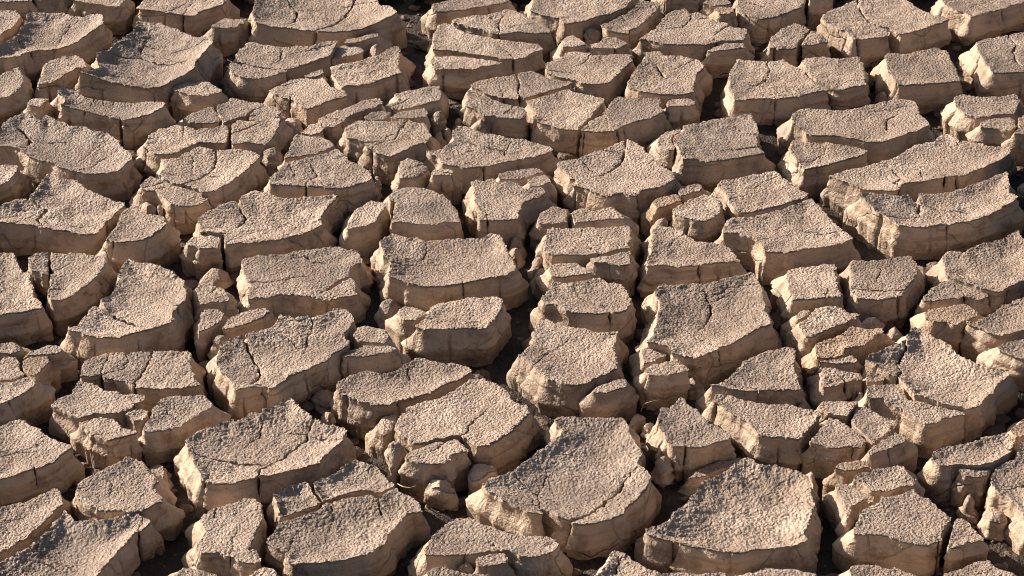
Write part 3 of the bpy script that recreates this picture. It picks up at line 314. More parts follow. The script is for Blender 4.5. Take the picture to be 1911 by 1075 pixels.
# ------------------------------------------------------------------ materials
def new_mat(name):
    m = bpy.data.materials.new(name); m.use_nodes = True
    return m, m.node_tree.nodes, m.node_tree.links
def ramp(n, stops):
    r = n.new('ShaderNodeValToRGB'); e = r.color_ramp.elements
    while len(e) < len(stops): e.new(0.5)
    for k, (p, c) in enumerate(stops): e[k].position = p; e[k].color = (*c, 1)
    return r
def tex(n, l, kind, vec, **kw):
    t = n.new(kind)
    for k, v in kw.items():
        if k in t.inputs: t.inputs[k].default_value = v
        else: setattr(t, k, v)
    l.new(vec, t.inputs['Vector']); return t
def mix(n, l, fac, a, b, blend='MIX'):
    m = n.new('ShaderNodeMix'); m.data_type = 'RGBA'; m.blend_type = blend
    for sock, v in ((m.inputs[0], fac), (m.inputs[6], a), (m.inputs[7], b)):
        if hasattr(v, 'links'): l.new(v, sock)
        elif isinstance(v, tuple): sock.default_value = (*v, 1)
        else: sock.default_value = v
    return m.outputs[2]
def math_n(n, l, op, a, b=None):
    m = n.new('ShaderNodeMath'); m.operation = op
    for k, v in enumerate((a, b)):
        if v is None: continue
        if hasattr(v, 'links'): l.new(v, m.inputs[k])
        else: m.inputs[k].default_value = v
    return m.outputs[0]

CRUST_A, CRUST_B, CRUST_C = (0.300, 0.227, 0.178), (0.215, 0.161, 0.127), (0.400, 0.312, 0.250)
WALL_A, WALL_B, WALL_C = (0.400, 0.300, 0.220), (0.255, 0.186, 0.134), (0.510, 0.405, 0.312)
def mud_material(name, tint=(1, 1, 1), wet=1.0):
    m, n, l = new_mat(name)
    bs = n['Principled BSDF']
    g = n.new('ShaderNodeNewGeometry'); pos = g.outputs['Position']
    at = n.new('ShaderNodeAttribute'); at.attribute_name = 'wall'
    oi = n.new('ShaderNodeObjectInfo')
    # crust colour: pale and dull patches, small grains, rare dark specks
    n1 = tex(n, l, 'ShaderNodeTexNoise', pos, Scale=9.0, Detail=3.0, Roughness=0.6)
    n2 = tex(n, l, 'ShaderNodeTexNoise', pos, Scale=230.0, Detail=2.0, Roughness=0.65)
    n3 = tex(n, l, 'ShaderNodeTexNoise', pos, Scale=45.0, Detail=3.0, Roughness=0.6)
    c1 = ramp(n, [(0.34, CRUST_B), (0.50, CRUST_A), (0.68, CRUST_C)]); l.new(n1.outputs['Fac'], c1.inputs[0])
    c2 = ramp(n, [(0.32, (0.66, 0.64, 0.62)), (0.50, (1, 1, 1)), (0.68, (1.25, 1.24, 1.23))]); l.new(n2.outputs['Fac'], c2.inputs[0])
    crust = mix(n, l, 0.8, c1.outputs[0], c2.outputs[0], 'MULTIPLY')
    c3 = ramp(n, [(0.36, (0.86, 0.82, 0.79)), (0.60, (1.04, 1.04, 1.04))]); l.new(n3.outputs['Fac'], c3.inputs[0])
    crust = mix(n, l, 0.8, crust, c3.outputs[0], 'MULTIPLY')
    # broken wall: smooth clay laid down in thin beds, with stains and pits
    mp = n.new('ShaderNodeMapping'); mp.inputs['Scale'].default_value = (7, 7, 120); l.new(pos, mp.inputs['Vector'])
    s1 = tex(n, l, 'ShaderNodeTexNoise', mp.outputs[0], Scale=1.0, Detail=3.0, Roughness=0.62)
    w1 = ramp(n, [(0.28, WALL_B), (0.48, WALL_A), (0.66, WALL_A), (0.82, WALL_C)]); l.new(s1.outputs['Fac'], w1.inputs[0])
    s2 = tex(n, l, 'ShaderNodeTexNoise', pos, Scale=34.0, Detail=4.0, Roughness=0.7)
    w2 = ramp(n, [(0.34, (0.50, 0.44, 0.39)), (0.48, (1, 1, 1)), (0.66, (1.16, 1.15, 1.13))]); l.new(s2.outputs['Fac'], w2.inputs[0])
    wall = mix(n, l, 0.75, w1.outputs[0], w2.outputs[0], 'MULTIPLY')
    vo = tex(n, l, 'ShaderNodeTexVoronoi', pos, Scale=150.0)
    pit = ramp(n, [(0.10, (0.45, 0.38, 0.32)), (0.17, (1, 1, 1))]); l.new(vo.outputs['Distance'], pit.inputs[0])
    s4 = tex(n, l, 'ShaderNodeTexNoise', pos, Scale=60.0, Detail=2.0)
    pf = ramp(n, [(0.56, (0, 0, 0)), (0.64, (1, 1, 1))]); l.new(s4.outputs['Fac'], pf.inputs[0])
    wall = mix(n, l, pf.outputs[0], wall, mix(n, l, 1.0, wall, pit.outputs[0], 'MULTIPLY'))
    wf = ramp(n, [(0.005, (0, 0, 0)), (0.07, (1, 1, 1))]); l.new(at.outputs['Fac'], wf.inputs[0])
    col = mix(n, l, wf.outputs[0], crust, wall)
    hv = ramp(n, [(0.0, (0.80, 0.80, 0.81)), (0.35, (0.95, 0.94, 0.93)), (0.7, (1.04, 1.03, 1.02)), (1.0, (1.15, 1.14, 1.12))]); l.new(oi.outputs['Random'], hv.inputs[0])
    col = mix(n, l, 1.0, col, hv.outputs[0], 'MULTIPLY')
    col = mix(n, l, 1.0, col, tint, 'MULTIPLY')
    l.new(col, bs.inputs['Base Color'])
    bs.inputs['Roughness'].default_value = 0.68
    bs.inputs['Specular IOR Level'].default_value = 0.36
    # fine relief: grains on the crust, faint beds and hairline cracks on the wall
    b1 = tex(n, l, 'ShaderNodeTexNoise', pos, Scale=330.0, Detail=2.0, Roughness=0.7)
    b2 = tex(n, l, 'ShaderNodeTexVoronoi', pos, Scale=300.0)
    hc = math_n(n, l, 'ADD', b1.outputs['Fac'], math_n(n, l, 'MULTIPLY', b2.outputs['Distance'], -0.5))
    nz = tex(n, l, 'ShaderNodeTexNoise', pos, Scale=22.0, Detail=3.0)
    wp = n.new('ShaderNodeVectorMath'); wp.operation = 'MULTIPLY_ADD'
    l.new(nz.outputs['Color'], wp.inputs[0]); wp.inputs[1].default_value = (0.03, 0.03, 0.03); l.new(pos, wp.inputs[2])
    vc = tex(n, l, 'ShaderNodeTexVoronoi', wp.outputs[0], Scale=13.0, feature='DISTANCE_TO_EDGE')
    cr = ramp(n, [(0.0, (0, 0, 0)), (0.02, (1, 1, 1))]); l.new(vc.outputs['Distance'], cr.inputs[0])
    s5 = tex(n, l, 'ShaderNodeTexNoise', pos, Scale=10.0, Detail=1.0)
    cm = ramp(n, [(0.50, (1, 1, 1)), (0.56, (0, 0, 0))]); l.new(s5.outputs['Fac'], cm.inputs[0])
    crk = math_n(n, l, 'MAXIMUM', cr.outputs[0], cm.outputs[0])
    s6 = tex(n, l, 'ShaderNodeTexNoise', pos, Scale=95.0, Detail=3.0, Roughness=0.65, Distortion=0.6)
    hw = math_n(n, l, 'ADD', math_n(n, l, 'MULTIPLY', s1.outputs['Fac'], 0.55), math_n(n, l, 'ADD', math_n(n, l, 'MULTIPLY', b1.outputs['Fac'], 0.40), math_n(n, l, 'MULTIPLY', s6.outputs['Fac'], 1.1)))
    hw = math_n(n, l, 'ADD', hw, math_n(n, l, 'MULTIPLY', crk, 0.8))
    hm = n.new('ShaderNodeMix'); hm.data_type = 'FLOAT'
    l.new(wf.outputs[0], hm.inputs[0]); l.new(hc, hm.inputs[2]); l.new(hw, hm.inputs[3])
    bp = n.new('ShaderNodeBump'); bp.inputs['Strength'].default_value = 0.85; bp.inputs['Distance'].default_value = 0.0032
    l.new(hm.outputs[0], bp.inputs['Height']); l.new(bp.outputs[0], bs.inputs['Normal'])
    return m
MUD = mud_material('dry_mud')
MUD_WARM = mud_material('dry_mud_orange', (1.05, 0.97, 0.88))
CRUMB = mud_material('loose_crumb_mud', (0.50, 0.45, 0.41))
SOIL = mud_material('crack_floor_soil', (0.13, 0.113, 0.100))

# ------------------------------------------------------------------ mesh helper
def build_mesh(name, verts, quads, tris, wall, mat):
    me = bpy.data.meshes.new(name)
    nl = len(quads)*4 + len(tris)*3
    me.vertices.add(len(verts)); me.vertices.foreach_set('co', verts.astype(np.float32).ravel())
    me.loops.add(nl); me.polygons.add(len(quads)+len(tris))
    me.loops.foreach_set('vertex_index', np.concatenate([quads.ravel(), tris.ravel()]).astype(np.int32))
    ls = np.concatenate([np.arange(len(quads))*4, len(quads)*4 + np.arange(len(tris))*3]).astype(np.int32)
    me.polygons.foreach_set('loop_start', ls)
    me.polygons.foreach_set('use_smooth', np.ones(len(ls), dtype=bool))
    a = me.attributes.new('wall', 'FLOAT', 'POINT'); a.data.foreach_set('value', wall.astype(np.float32))
    me.materials.append(mat); me.update(calc_edges=True); me.validate()
    return me

def seg_dist(X, Y, A, B):
    """distance to each segment, returns min distance and the arc parameter (index + t)"""
    best = np.full(X.shape, 1e9); par = np.zeros(X.shape)
    for k in range(len(A)):
        ax, ay = A[k]; bx, by = B[k]; dx, dy = bx-ax, by-ay
        t = np.clip(((X-ax)*dx + (Y-ay)*dy)/(dx*dx+dy*dy+1e-12), 0, 1)
        d = np.hypot(X-ax-t*dx, Y-ay-t*dy)
        m = d < best; best = np.where(m, d, best); par = np.where(m, k+t, par)
    return best, par
def inside(X, Y, Q):
    r = np.zeros(X.shape, bool); n = len(Q)
    for i in range(n):
        x0, y0 = Q[i]; x1, y1 = Q[(i+1) % n]
        if y0 == y1: continue
        r ^= ((y0 > Y) != (y1 > Y)) & (X < (x1-x0)*(Y-y0)/(y1-y0) + x0)
    return r
def poly_sdf(X, Y, Q):
    d, _ = seg_dist(X, Y, Q, np.roll(Q, -1, 0))
    return np.where(inside(X, Y, Q), -d, d)
def warp(x, y, amp):
    wx = 0.0024*noise2(x*33, y*33, 11) + 0.0017*noise2(x*90, y*90, 12) + 0.0017*noise2(x*230, y*230, 13) + 0.0006*noise2(x*480, y*480, 14)
    wy = 0.0028*noise2(x*33, y*33, 21) + 0.0019*noise2(x*90, y*90, 22) + 0.0018*noise2(x*230, y*230, 23) + 0.0006*noise2(x*480, y*480, 24)
    return x + amp*wx, y + amp*wy

# coarse plan of who stands where, to keep neighbours from growing into each other
GX0, GY0, GS = -1.0, 1.9, 0.002
GNX, GNY = 1000, 1250
plan = np.zeros((GNY, GNX), np.int32)
PXX, PYY = np.meshgrid(GX0 + (np.arange(GNX)+0.5)*GS, GY0 + (np.arange(GNY)+0.5)*GS)
def plan_cells(Q):
    x0, y0 = Q.min(0); x1, y1 = Q.max(0)
    i0 = max(0, int((x0-GX0)/GS)-1); i1 = min(GNX, int((x1-GX0)/GS)+2)
    j0 = max(0, int((y0-GY0)/GS)-1); j1 = min(GNY, int((y1-GY0)/GS)+2)
    sl = (slice(j0, j1), slice(i0, i1))
    return sl, inside(PXX[sl], PYY[sl], Q)

# ------------------------------------------------------------------ place every traced outline at its height
rs = np.random.RandomState(5)
for k, p in enumerate(PL):
    p['warm'] = 'orange' in p['look'] or 'rust' in p['look']
    allp = np.concatenate(p['polys'])
    x, y = unproject(allp[:, 0], allp[:, 1], 0.0)
    p['c'] = ((x.min()+x.max())/2, (y.min()+y.max())/2); p['hw'] = max((x.max()-x.min())/2, 0.02)
    size = math.hypot(x.max()-x.min(), y.max()-y.min())
    p['dish_m'] = 0.72*(p['dish'] if p['dish'] is not None else 1.0)/1000.0
    p['coarse'] = rs.uniform(0.55, 1.05)
    p['tilt'] = rs.uniform(-1, 1, 2)*0.025 if p['kind'] != 'mud_clod' else (0, 0)
    p['z0'] = p['z'] + rs.uniform(-0.003, 0.003) + 0.35*p['dish_m'] - (0.006 if p['kind'] == 'mud_clod' else 0.002 if p['kind'] == 'mud_fragment' else 0)
def rim(p, x, y):
    cx, cy = p['c']
    return p['z0'] + p['tilt'][0]*(x-cx) + p['tilt'][1]*(y-cy) + p['curl']/1000.0*((x-cx)/p['hw'])**2
def place(p, px):
    z = np.full(len(px), p['z0'])
    for _ in range(6):
        x, y = unproject(px[:, 0], px[:, 1], z); z = rim(p, x, y)
    return np.stack([x, y], 1)
uid = 0
for p in sorted(PL, key=lambda q: q['low'] or q['kind'] == 'mud_clod'):
    if p['low'] or p['kind'] == 'mud_clod':                       # sunk pieces lie as deep in their gap as the gap lets them
        for zz in (-0.025, -0.020, -0.015, -0.010, -0.005, 0.0):
            p['z0'] = zz
            Q = place(p, p['polys'][0]); sl, m = plan_cells(Q)
            ov = (plan[sl][m] > 0).mean() if m.any() else 0
            if ov < 0.06: break
    p['Q'] = [place(p, q) for q in p['polys']]; p['uid'] = []
    for Q in p['Q']:
        uid += 1; p['uid'].append(uid)
        sl, m = plan_cells(Q); v = plan[sl]
        v[m & (v == 0)] = uid
def plan_at(x, y):
    i = np.clip(((x-GX0)/GS).astype(int), 0, GNX-1); j = np.clip(((y-GY0)/GS).astype(int), 0, GNY-1)
    return plan[j, i]

# ------------------------------------------------------------------ one slab: crust grid clipped to its outline, walls down to the crack floor
ROWS = (0.05, 0.12, 0.22, 0.34, 0.48, 0.62, 0.76, 0.88, 1.0, 1.5, 2.0)
def slabs(p, Q, uid):
    cx, cy = p['c']
    dist = math.hypot(cy, H)
    h = 0.00135*dist/3.0
    x0, y0 = Q.min(0) - 4*h - 0.004; x1, y1 = Q.max(0) + 4*h + 0.004
    nx = int((x1-x0)/h)+2; ny = int((y1-y0)/h)+2
    X, Y = np.meshgrid(x0 + np.arange(nx)*h, y0 + np.arange(ny)*h)
    amp = 1.0 if p['kind'] in ('mud_plate', 'mud_block') else 0.7 if p['kind'] == 'mud_fragment' else 0.35
    amp *= min(1.0, p['rough']+0.3)
    WX, WY = warp(X, Y, amp)
    so = poly_sdf(WX, WY, Q) + 0.0006
    s = so.copy()
    brk = np.zeros((ny-1, nx-1), bool); SX = np.zeros_like(X); SY = np.zeros_like(X); moved = np.zeros(X.shape, bool)
    lines = []
    for px, wpx in p['cracks']:                      # the photo foreshortens cracks that run across the view
        C = place(p, px); dxy = np.abs(np.diff(C, axis=0)).sum(0)
        lines.append((C, max((1.35 if wpx >= 2.9 else 1.1)*wpx*dist/FPX*(1 + 0.35*dxy[0]/dxy.sum()), 0.0012)))
    if p['kind'] in ('mud_plate', 'mud_block'):      # short hairlines running in from the rim
        nr = np.random.RandomState(1000+uid); per = np.hypot(*(np.roll(Q, -1, 0)-Q).T); ext0 = math.hypot(*(Q.max(0)-Q.min(0)))
        for _ in range(int(per.sum()/0.19 + nr.rand())):
            k = nr.choice(len(Q), p=per/per.sum()); e0, e1 = Q[k], Q[(k+1) % len(Q)]
            tv_ = (e1-e0)/(np.linalg.norm(e1-e0)+1e-9); nn_ = np.array([-tv_[1], tv_[0]])
            s0 = e0 + (e1-e0)*nr.uniform(.2, .8)
            if not inside(np.array([s0[0]+nn_[0]*.004]), np.array([s0[1]+nn_[1]*.004]), Q)[0]: nn_ = -nn_
            L_ = nr.uniform(0.008, 0.022) if nr.rand() < .6 else nr.uniform(0.2, 0.45)*ext0
            L_ = min(L_, 0.42*ext0); pts_ = [s0 - 0.004*nn_]; dr = nn_ + tv_*nr.uniform(-.5, .5)
            for m_ in range(4):
                dr = dr + np.array([nr.uniform(-.45, .45), nr.uniform(-.45, .45)]); dr /= np.linalg.norm(dr)
                pts_.append(pts_[-1] + dr*(L_/4 + (0.004 if m_ == 0 else 0)))
            lines.append((np.array(pts_), nr.uniform(0.0008, 0.0013)))
    for C, w in lines:
        A, B = C[:-1], C[1:]; T = len(A)
        d = np.full(X.shape, 1e9); t = np.zeros(X.shape); NX = X.copy(); NY = Y.copy(); SG = np.zeros(X.shape)
        for k in range(T):
            ax, ay = A[k]; dx, dy = B[k]-A[k]
            tt = np.clip(((WX-ax)*dx + (WY-ay)*dy)/(dx*dx+dy*dy+1e-12), 0, 1)
            qx, qy = ax+tt*dx, ay+tt*dy; dd = np.hypot(WX-qx, WY-qy); m = dd < d
            d = np.where(m, dd, d); t = np.where(m, k+tt, t); NX = np.where(m, qx, NX); NY = np.where(m, qy, NY)
            SG = np.where(m, np.sign(dx*(WY-ay)-dy*(WX-ax)), SG)
        SG[SG == 0] = 1
        ins = inside(C[[0, -1], 0], C[[0, -1], 1], Q)
        tap = np.ones_like(t)
        if ins[0]: tap = np.minimum(tap, 0.25 + t/(0.35*T))
        if ins[1]: tap = np.minimum(tap, 0.25 + (T-t)/(0.35*T))
        wv = w*np.clip(tap, 0.25, 1)*(1.0 + 0.4*noise2(X*140, Y*140, 31))
        s = np.maximum(s, wv/2 - d)
        live = (d < 2*h) & (t > 0.002) & (t < T-0.002)
        pos = live & (SG > 0); neg = live & (SG < 0)
        o4 = lambda a: a[:-1, :-1] | a[:-1, 1:] | a[1:, :-1] | a[1:, 1:]
        br = o4(pos) & o4(neg) & ~o4(~live)
        brk |= br
        tv = np.zeros(X.shape, bool)
        tv[:-1, :-1] |= br; tv[:-1, 1:] |= br; tv[1:, :-1] |= br; tv[1:, 1:] |= br
        tv &= (d < 1.05*h) | (np.abs(wv/2-d) < 0.5*h)
        ux, uy = (WX-NX)/(d+1e-9), (WY-NY)/(d+1e-9)
        SX = np.where(tv, ux*(wv/2-d), SX); SY = np.where(tv, uy*(wv/2-d), SY); moved |= tv
    gy, gx = np.gradient(s, h); gn = np.hypot(gx, gy)+1e-6; gx /= gn; gy /= gn
    near = (np.abs(s) < 0.5*h) & ~moved
    Xs = np.where(near, X - gx*s, X) + SX*moved; Ys = np.where(near, Y - gy*s, Y) + SY*moved
    vin = (s < 0.5*h)
    c00, c10, c01, c11 = vin[:-1, :-1], vin[:-1, 1:], vin[1:, :-1], vin[1:, 1:]
    cnt = c00.astype(int)+c10+c01+c11
    full = (cnt == 4) & ~brk; tri = (cnt == 3) & ~brk; cell = full | tri
    # connected pieces
    lab = np.zeros(cell.shape, np.int32); comps = []
    if lines:
        H2, W2 = cell.shape; cf = cell.ravel(); lf = lab.ravel(); cur = 0
        for st in np.flatnonzero(cf):
            if lf[st]: continue
            cur += 1; stack = [st]; lf[st] = cur; c = 0
            while stack:
                a = stack.pop(); c += 1
                for b in (a-1, a+1, a-W2, a+W2):
                    if 0 <= b < cf.size and cf[b] and not lf[b]: lf[b] = cur; stack.append(b)
            if c > 90: comps.append((cur, c))
    else:
        lab[cell] = 1; comps = [(1, int(cell.sum()))]
    comps.sort(key=lambda t: -t[1])
    # crust height
    d = np.clip(-so, 0, None); D = max(0.8*d.max(), 1e-3); u = np.clip(d/D, 0, 1)
    Z = rim(p, X, Y) - p['dish_m']*(1-(1-u)**2) - p['dome']/1000.0*(1-u)**2
    r = p['rough']*p['coarse']
    dn = np.clip(-s, 0, None)
    grain = noise2(X*200, Y*200, 41); grain2 = noise2(X*400, Y*400, 42)
    Z += r*(0.0012*noise2(X*22, Y*22, 43) + 0.0011*noise2(X*60, Y*60, 44))
    amt = np.clip(0.60+1.1*noise2(X*9, Y*9, 45)+0.5*noise2(X*30, Y*30, 53), 0.10, 1.15)
    Z += r*(0.0006*(np.abs(grain)*1.6-0.5) + 0.0009*grain2 + 0.0005*noise2(X*105, Y*105, 48))*amt
    if p['kind'] == 'mud_clod' and r > 0.5:          # broken lumps: a few flat facets
        fr = np.random.RandomState(uid); rad = 0.5*math.hypot(*(Q.max(0)-Q.min(0)))
        qc = Q.mean(0); cut = np.full(X.shape, -9.0)
        for k in range(6):
            an = k*math.pi/3 + fr.uniform(-.5, .5)
            cut = np.maximum(cut, fr.uniform(.25, 1.0)*((X-qc[0])*math.cos(an) + (Y-qc[1])*math.sin(an) - rad*fr.uniform(-.15, .45)))
        Z += 0.003 - np.clip(cut, 0, 0.016)
    Z += r*0.0009*noise2(X*40, Y*520, 46)*np.clip(noise2(X*12, Y*12, 47)*2, 0, 1)
    Z -= 0.0006*np.exp(-dn/0.0012)
    out = []
    idx = np.arange(nx*ny).reshape(ny, nx)
    i00, i10, i01, i11 = idx[:-1, :-1], idx[:-1, 1:], idx[1:, :-1], idx[1:, 1:]
    for lb, c in comps:
        mk = lab == lb
        f = mk & full
        q = np.stack([i00[f], i10[f], i11[f], i01[f]], 1)
        ts = []
        for miss, (a, b, e) in ((c00, (i10, i11, i01)), (c10, (i00, i11, i01)), (c11, (i00, i10, i01)), (c01, (i00, i10, i11))):
            m = mk & tri & ~miss; ts.append(np.stack([a[m], b[m], e[m]], 1))
        t = np.concatenate(ts)
        E = np.concatenate([q[:, [0, 1]], q[:, [1, 2]], q[:, [2, 3]], q[:, [3, 0]], t[:, [0, 1]], t[:, [1, 2]], t[:, [2, 0]]])
        N = nx*ny
        code = E[:, 0]*N + E[:, 1]; rev = E[:, 1]*N + E[:, 0]
        be = E[~np.isin(code, rev)]
        used = np.unique(np.concatenate([q.ravel(), t.ravel()]))
        remap = np.zeros(N, np.int64); remap[used] = np.arange(len(used))
        V = np.stack([Xs.ravel()[used], Ys.ravel()[used], Z.ravel()[used]], 1)
        bv = np.unique(be.ravel()); nb = len(bv)
        bpos = np.zeros(N, np.int64); bpos[bv] = np.arange(nb)
        # outward normals from the boundary edges, smoothed along the loop
        nv = np.zeros((nb, 2))
        ex = Xs.ravel()[be[:, 1]] - Xs.ravel()[be[:, 0]]; ey = Ys.ravel()[be[:, 1]] - Ys.ravel()[be[:, 0]]
        for k in (0, 1):
            np.add.at(nv, bpos[be[:, k]], np.stack([ey, -ex], 1))
        nei = np.zeros((nb, 2), np.int64); nei[bpos[be[:, 0]], 0] = bpos[be[:, 1]]; nei[bpos[be[:, 1]], 1] = bpos[be[:, 0]]
        for _ in range(8): nv = nv + 0.5*(nv[nei[:, 0]] + nv[nei[:, 1]])
        nv /= np.hypot(nv[:, 0], nv[:, 1])[:, None] + 1e-9
        bx, by = Xs.ravel()[bv], Ys.ravel()[bv]; bz = Z.ravel()[bv]
        # free room outward of each rim vertex
        gap = np.full(nb, 0.045)
        for step in np.arange(0.002, 0.045, 0.002)[::-1]:
            o = plan_at(bx+nv[:, 0]*step, by+nv[:, 1]*step); o = (o > 0) & (o != uid)
            gap[o] = step
        sv = so.ravel()[bv]                      # rim vertices inside a crack have almost no room
        gap = np.where(sv < -0.0016, 0.0010, gap)
        for _ in range(3): gap = np.minimum(gap, 0.34*(gap[nei[:, 0]] + gap[nei[:, 1]]) + 0.32*gap)
        base = FLOOR - 0.012
        clod = p['kind'] == 'mud_clod'; ext = math.hypot(*(Q.max(0)-Q.min(0)))
        back = np.clip(nv[:, 1]*1.3, 0, 1); front = np.clip(-nv[:, 1]*1.3, 0, 1); side = np.clip(1-back-front, 0, 1)
        # the cracks narrow downwards: the far foot of each plate reaches towards the face behind it
        fac = 0.60*back + 0.28*front + 0.43*side; cap = 0.032*back + 0.0075*front + 0.0135*side
        if clod: fac = 0.25 + 0*fac; cap = 0.004 + 0*cap
        fl = np.clip(fac*gap - 0.0006, 0.0001, cap)*np.clip(0.82 + 0.55*noise2(bx*14, by*14, 51), 0.20, 1.05)
        dm = np.clip(0.22*ext, 0.020, 0.031)*(1 + 0.25*noise2(bx*16, by*16, 52))       # how deep the slab's broken face reaches
        dm = np.minimum(dm, (bz-base)*0.80)
        # lower down the broken face forgets the small teeth of the rim
        sx, sy = bx.copy(), by.copy()
        for _ in range(1 if clod else 14 if ext > 0.08 else 6):
            sx = 0.5*sx + 0.25*(sx[nei[:, 0]] + sx[nei[:, 1]]); sy = 0.5*sy + 0.25*(sy[nei[:, 0]] + sy[nei[:, 1]])
        incrack = sv < -0.0016
        rows = []; wl_ = []
        lim = np.clip(gap*0.30, 0.0001, 0.0034 if not clod else 0.006)
        for tt in ROWS:
            if tt <= 1: dep = dm*tt
            elif tt < 2: dep = np.minimum(dm + 0.005, (bz-base)*0.93)
            else: dep = bz - base
            z = bz - dep
            if tt <= 1:
                off = fl*((0.35*tt + 0.65*tt**1.6) if not clod else np.sin(min(1, tt*1.4)*math.pi/2))
            elif tt < 2: off = fl*(1.05*back + 0.60*front + 0.85*side) - 0.0012*front
            else: off = fl*(1.10*back + 0.40*front + 0.80*side) - 0.002*front
            off = np.minimum(off, np.where(back > 0.2, dep*1.1, 1.0))
            ledge = noise3(bx*9, by*9, z*210, 65); ledge = np.clip(ledge*2.2, -1, 1)
            nn = 0.45*noise3(bx*18, by*18, z*60, 61) + 0.42*ledge + 0.36*noise3(bx*45, by*45, z*170, 62) + 0.20*noise3(bx*170, by*170, z*300, 63)
            off = off + lim*nn*(0.30+0.70*min(1, tt/0.3)) - 0.0003
            off = np.where(incrack, -0.0002*tt, off)
            k_ = min(1.0, tt/0.20)
            qx = bx*(1-k_) + sx*k_; qy = by*(1-k_) + sy*k_
            rows.append(np.stack([qx+nv[:, 0]*off, qy+nv[:, 1]*off, z + 0.0007*noise2(bx*100, by*100, 64)*(tt < 2)*min(1, tt/0.2)], 1))
            wl_.append(np.full(nb, min(tt, 1.0)))
        nt = len(used); crust = (V, remap[q], remap[t])
        SV = np.concatenate([np.stack([bx, by, bz], 1)] + rows)
        a = bpos[be[:, 0]]; b = bpos[be[:, 1]]
        wq = [np.stack([k*nb+b, k*nb+a, (k+1)*nb+a, (k+1)*nb+b], 1) for k in range(len(ROWS))]
        out.append((crust, (SV, np.concatenate(wq), np.concatenate([np.full(nb, 0.02)] + wl_)), c))
    return out

def place_word(px, py):
    fx, fy = px/IW, py/IH
    hx = 'far left' if fx < .12 else 'left' if fx < .30 else 'left of centre' if fx < .44 else 'centre' if fx < .56 else 'right of centre' if fx < .70 else 'right' if fx < .88 else 'far right'
    vy = 'top' if fy < .11 else 'upper' if fy < .36 else 'middle' if fy < .62 else 'lower' if fy < .88 else 'bottom'
    return vy + ' ' + hx

GROUPS = {'mud_plate': 'cracked mud plates', 'mud_block': 'mud blocks between the cracks', 'mud_fragment': 'broken mud fragments', 'mud_clod': 'loose mud clods'}
CATS = {'mud_plate': 'mud plate', 'mud_block': 'mud block', 'mud_fragment': 'mud fragment', 'mud_clod': 'mud clod'}
link = scene.collection.objects.link
tri_total = 0
for p in PL:
    mat = MUD_WARM if p['warm'] else MUD
    pieces = []
    for Q, u in zip(p['Q'], p['uid']): pieces += slabs(p, Q, u)
    if not pieces: continue
    pieces.sort(key=lambda v: -v[2])
    allv = np.concatenate([v[1][0] for v in pieces])
    org = np.array([(allv[:, 0].min()+allv[:, 0].max())/2, (allv[:, 1].min()+allv[:, 1].max())/2, FLOOR])
    pc = np.concatenate(p['polys'])
    cxp = (np.clip(pc[:, 0], 0, IW).min()+np.clip(pc[:, 0], 0, IW).max())/2; cyp = (np.clip(pc[:, 1], 0, IH).min()+np.clip(pc[:, 1], 0, IH).max())/2
    tri_total += sum(len(v[0][1])*2+len(v[0][2])+len(v[1][1])*2 for v in pieces)
    NT = np.zeros((0, 3), int)
    def add(name, V, q, t, w, par=None):
        o = bpy.data.objects.new(name, build_mesh(name, V-org, q, t, w, mat)); link(o)
        if par: o.parent = par
        return o
    if p['kind'] == 'mud_clod':                      # a clod is one lump without a crust of its own
        (V, q, t), (SV, sq, sw), c = pieces[0]
        ob = add(p['kind'], np.concatenate([V, SV]), np.concatenate([q, sq+len(V)]), t, np.concatenate([np.full(len(V), 0.03), sw])); ob.location = org
    else:
        ob = bpy.data.objects.new(p['kind'], None); link(ob); ob.location = org; ob.empty_display_size = 0.03
        if len(pieces) == 1:
            (V, q, t), (SV, sq, sw), c = pieces[0]
            add('crust', V, q, t, np.zeros(len(V)), ob); add('broken_side', SV, sq, NT, sw, ob)
        else:
            for k, ((V, q, t), (SV, sq, sw), c) in enumerate(pieces):
                body = add('slab' if k == 0 else 'broken_slab', SV, sq, NT, sw, ob)
                add('crust', V, q, t, np.zeros(len(V)), body)
    ob['label'] = p['look'] + ', ' + place_word(cxp, cyp)
    ob['category'] = CATS[p['kind']]; ob['group'] = GROUPS[p['kind']]
print('plate triangles', tri_total, 'things', len(PL))

# ------------------------------------------------------------------ floor of the cracks: one sheet out to the horizon
def axis(lo, hi, st, far):
    a = list(np.arange(lo, hi+st, st)); g = st
    l_, r_ = a[0], a[-1]; L, R = [], []
    while r_ < far: g *= 1.6; r_ += g; R.append(r_); l_ -= g; L.append(l_)
    return np.array(L[::-1] + a + R)
gx = axis(-1.0, 1.0, 0.0055, 120.0); gy = axis(1.9, 4.4, 0.0065, 120.0)
X, Y = np.meshgrid(gx, gy)
Z = FLOOR + 0.008*noise2(X*13, Y*13, 71) + 0.004*noise2(X*40, Y*40, 72) + 0.002*noise2(X*110, Y*110, 73)
nx, ny = len(gx), len(gy); idx = np.arange(nx*ny).reshape(ny, nx)
q = np.stack([idx[:-1, :-1].ravel(), idx[:-1, 1:].ravel(), idx[1:, 1:].ravel(), idx[1:, :-1].ravel()], 1)
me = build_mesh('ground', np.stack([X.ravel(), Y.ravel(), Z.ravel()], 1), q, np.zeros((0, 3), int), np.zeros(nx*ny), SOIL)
gr = bpy.data.objects.new('ground', me); link(gr); gr['kind'] = 'structure'

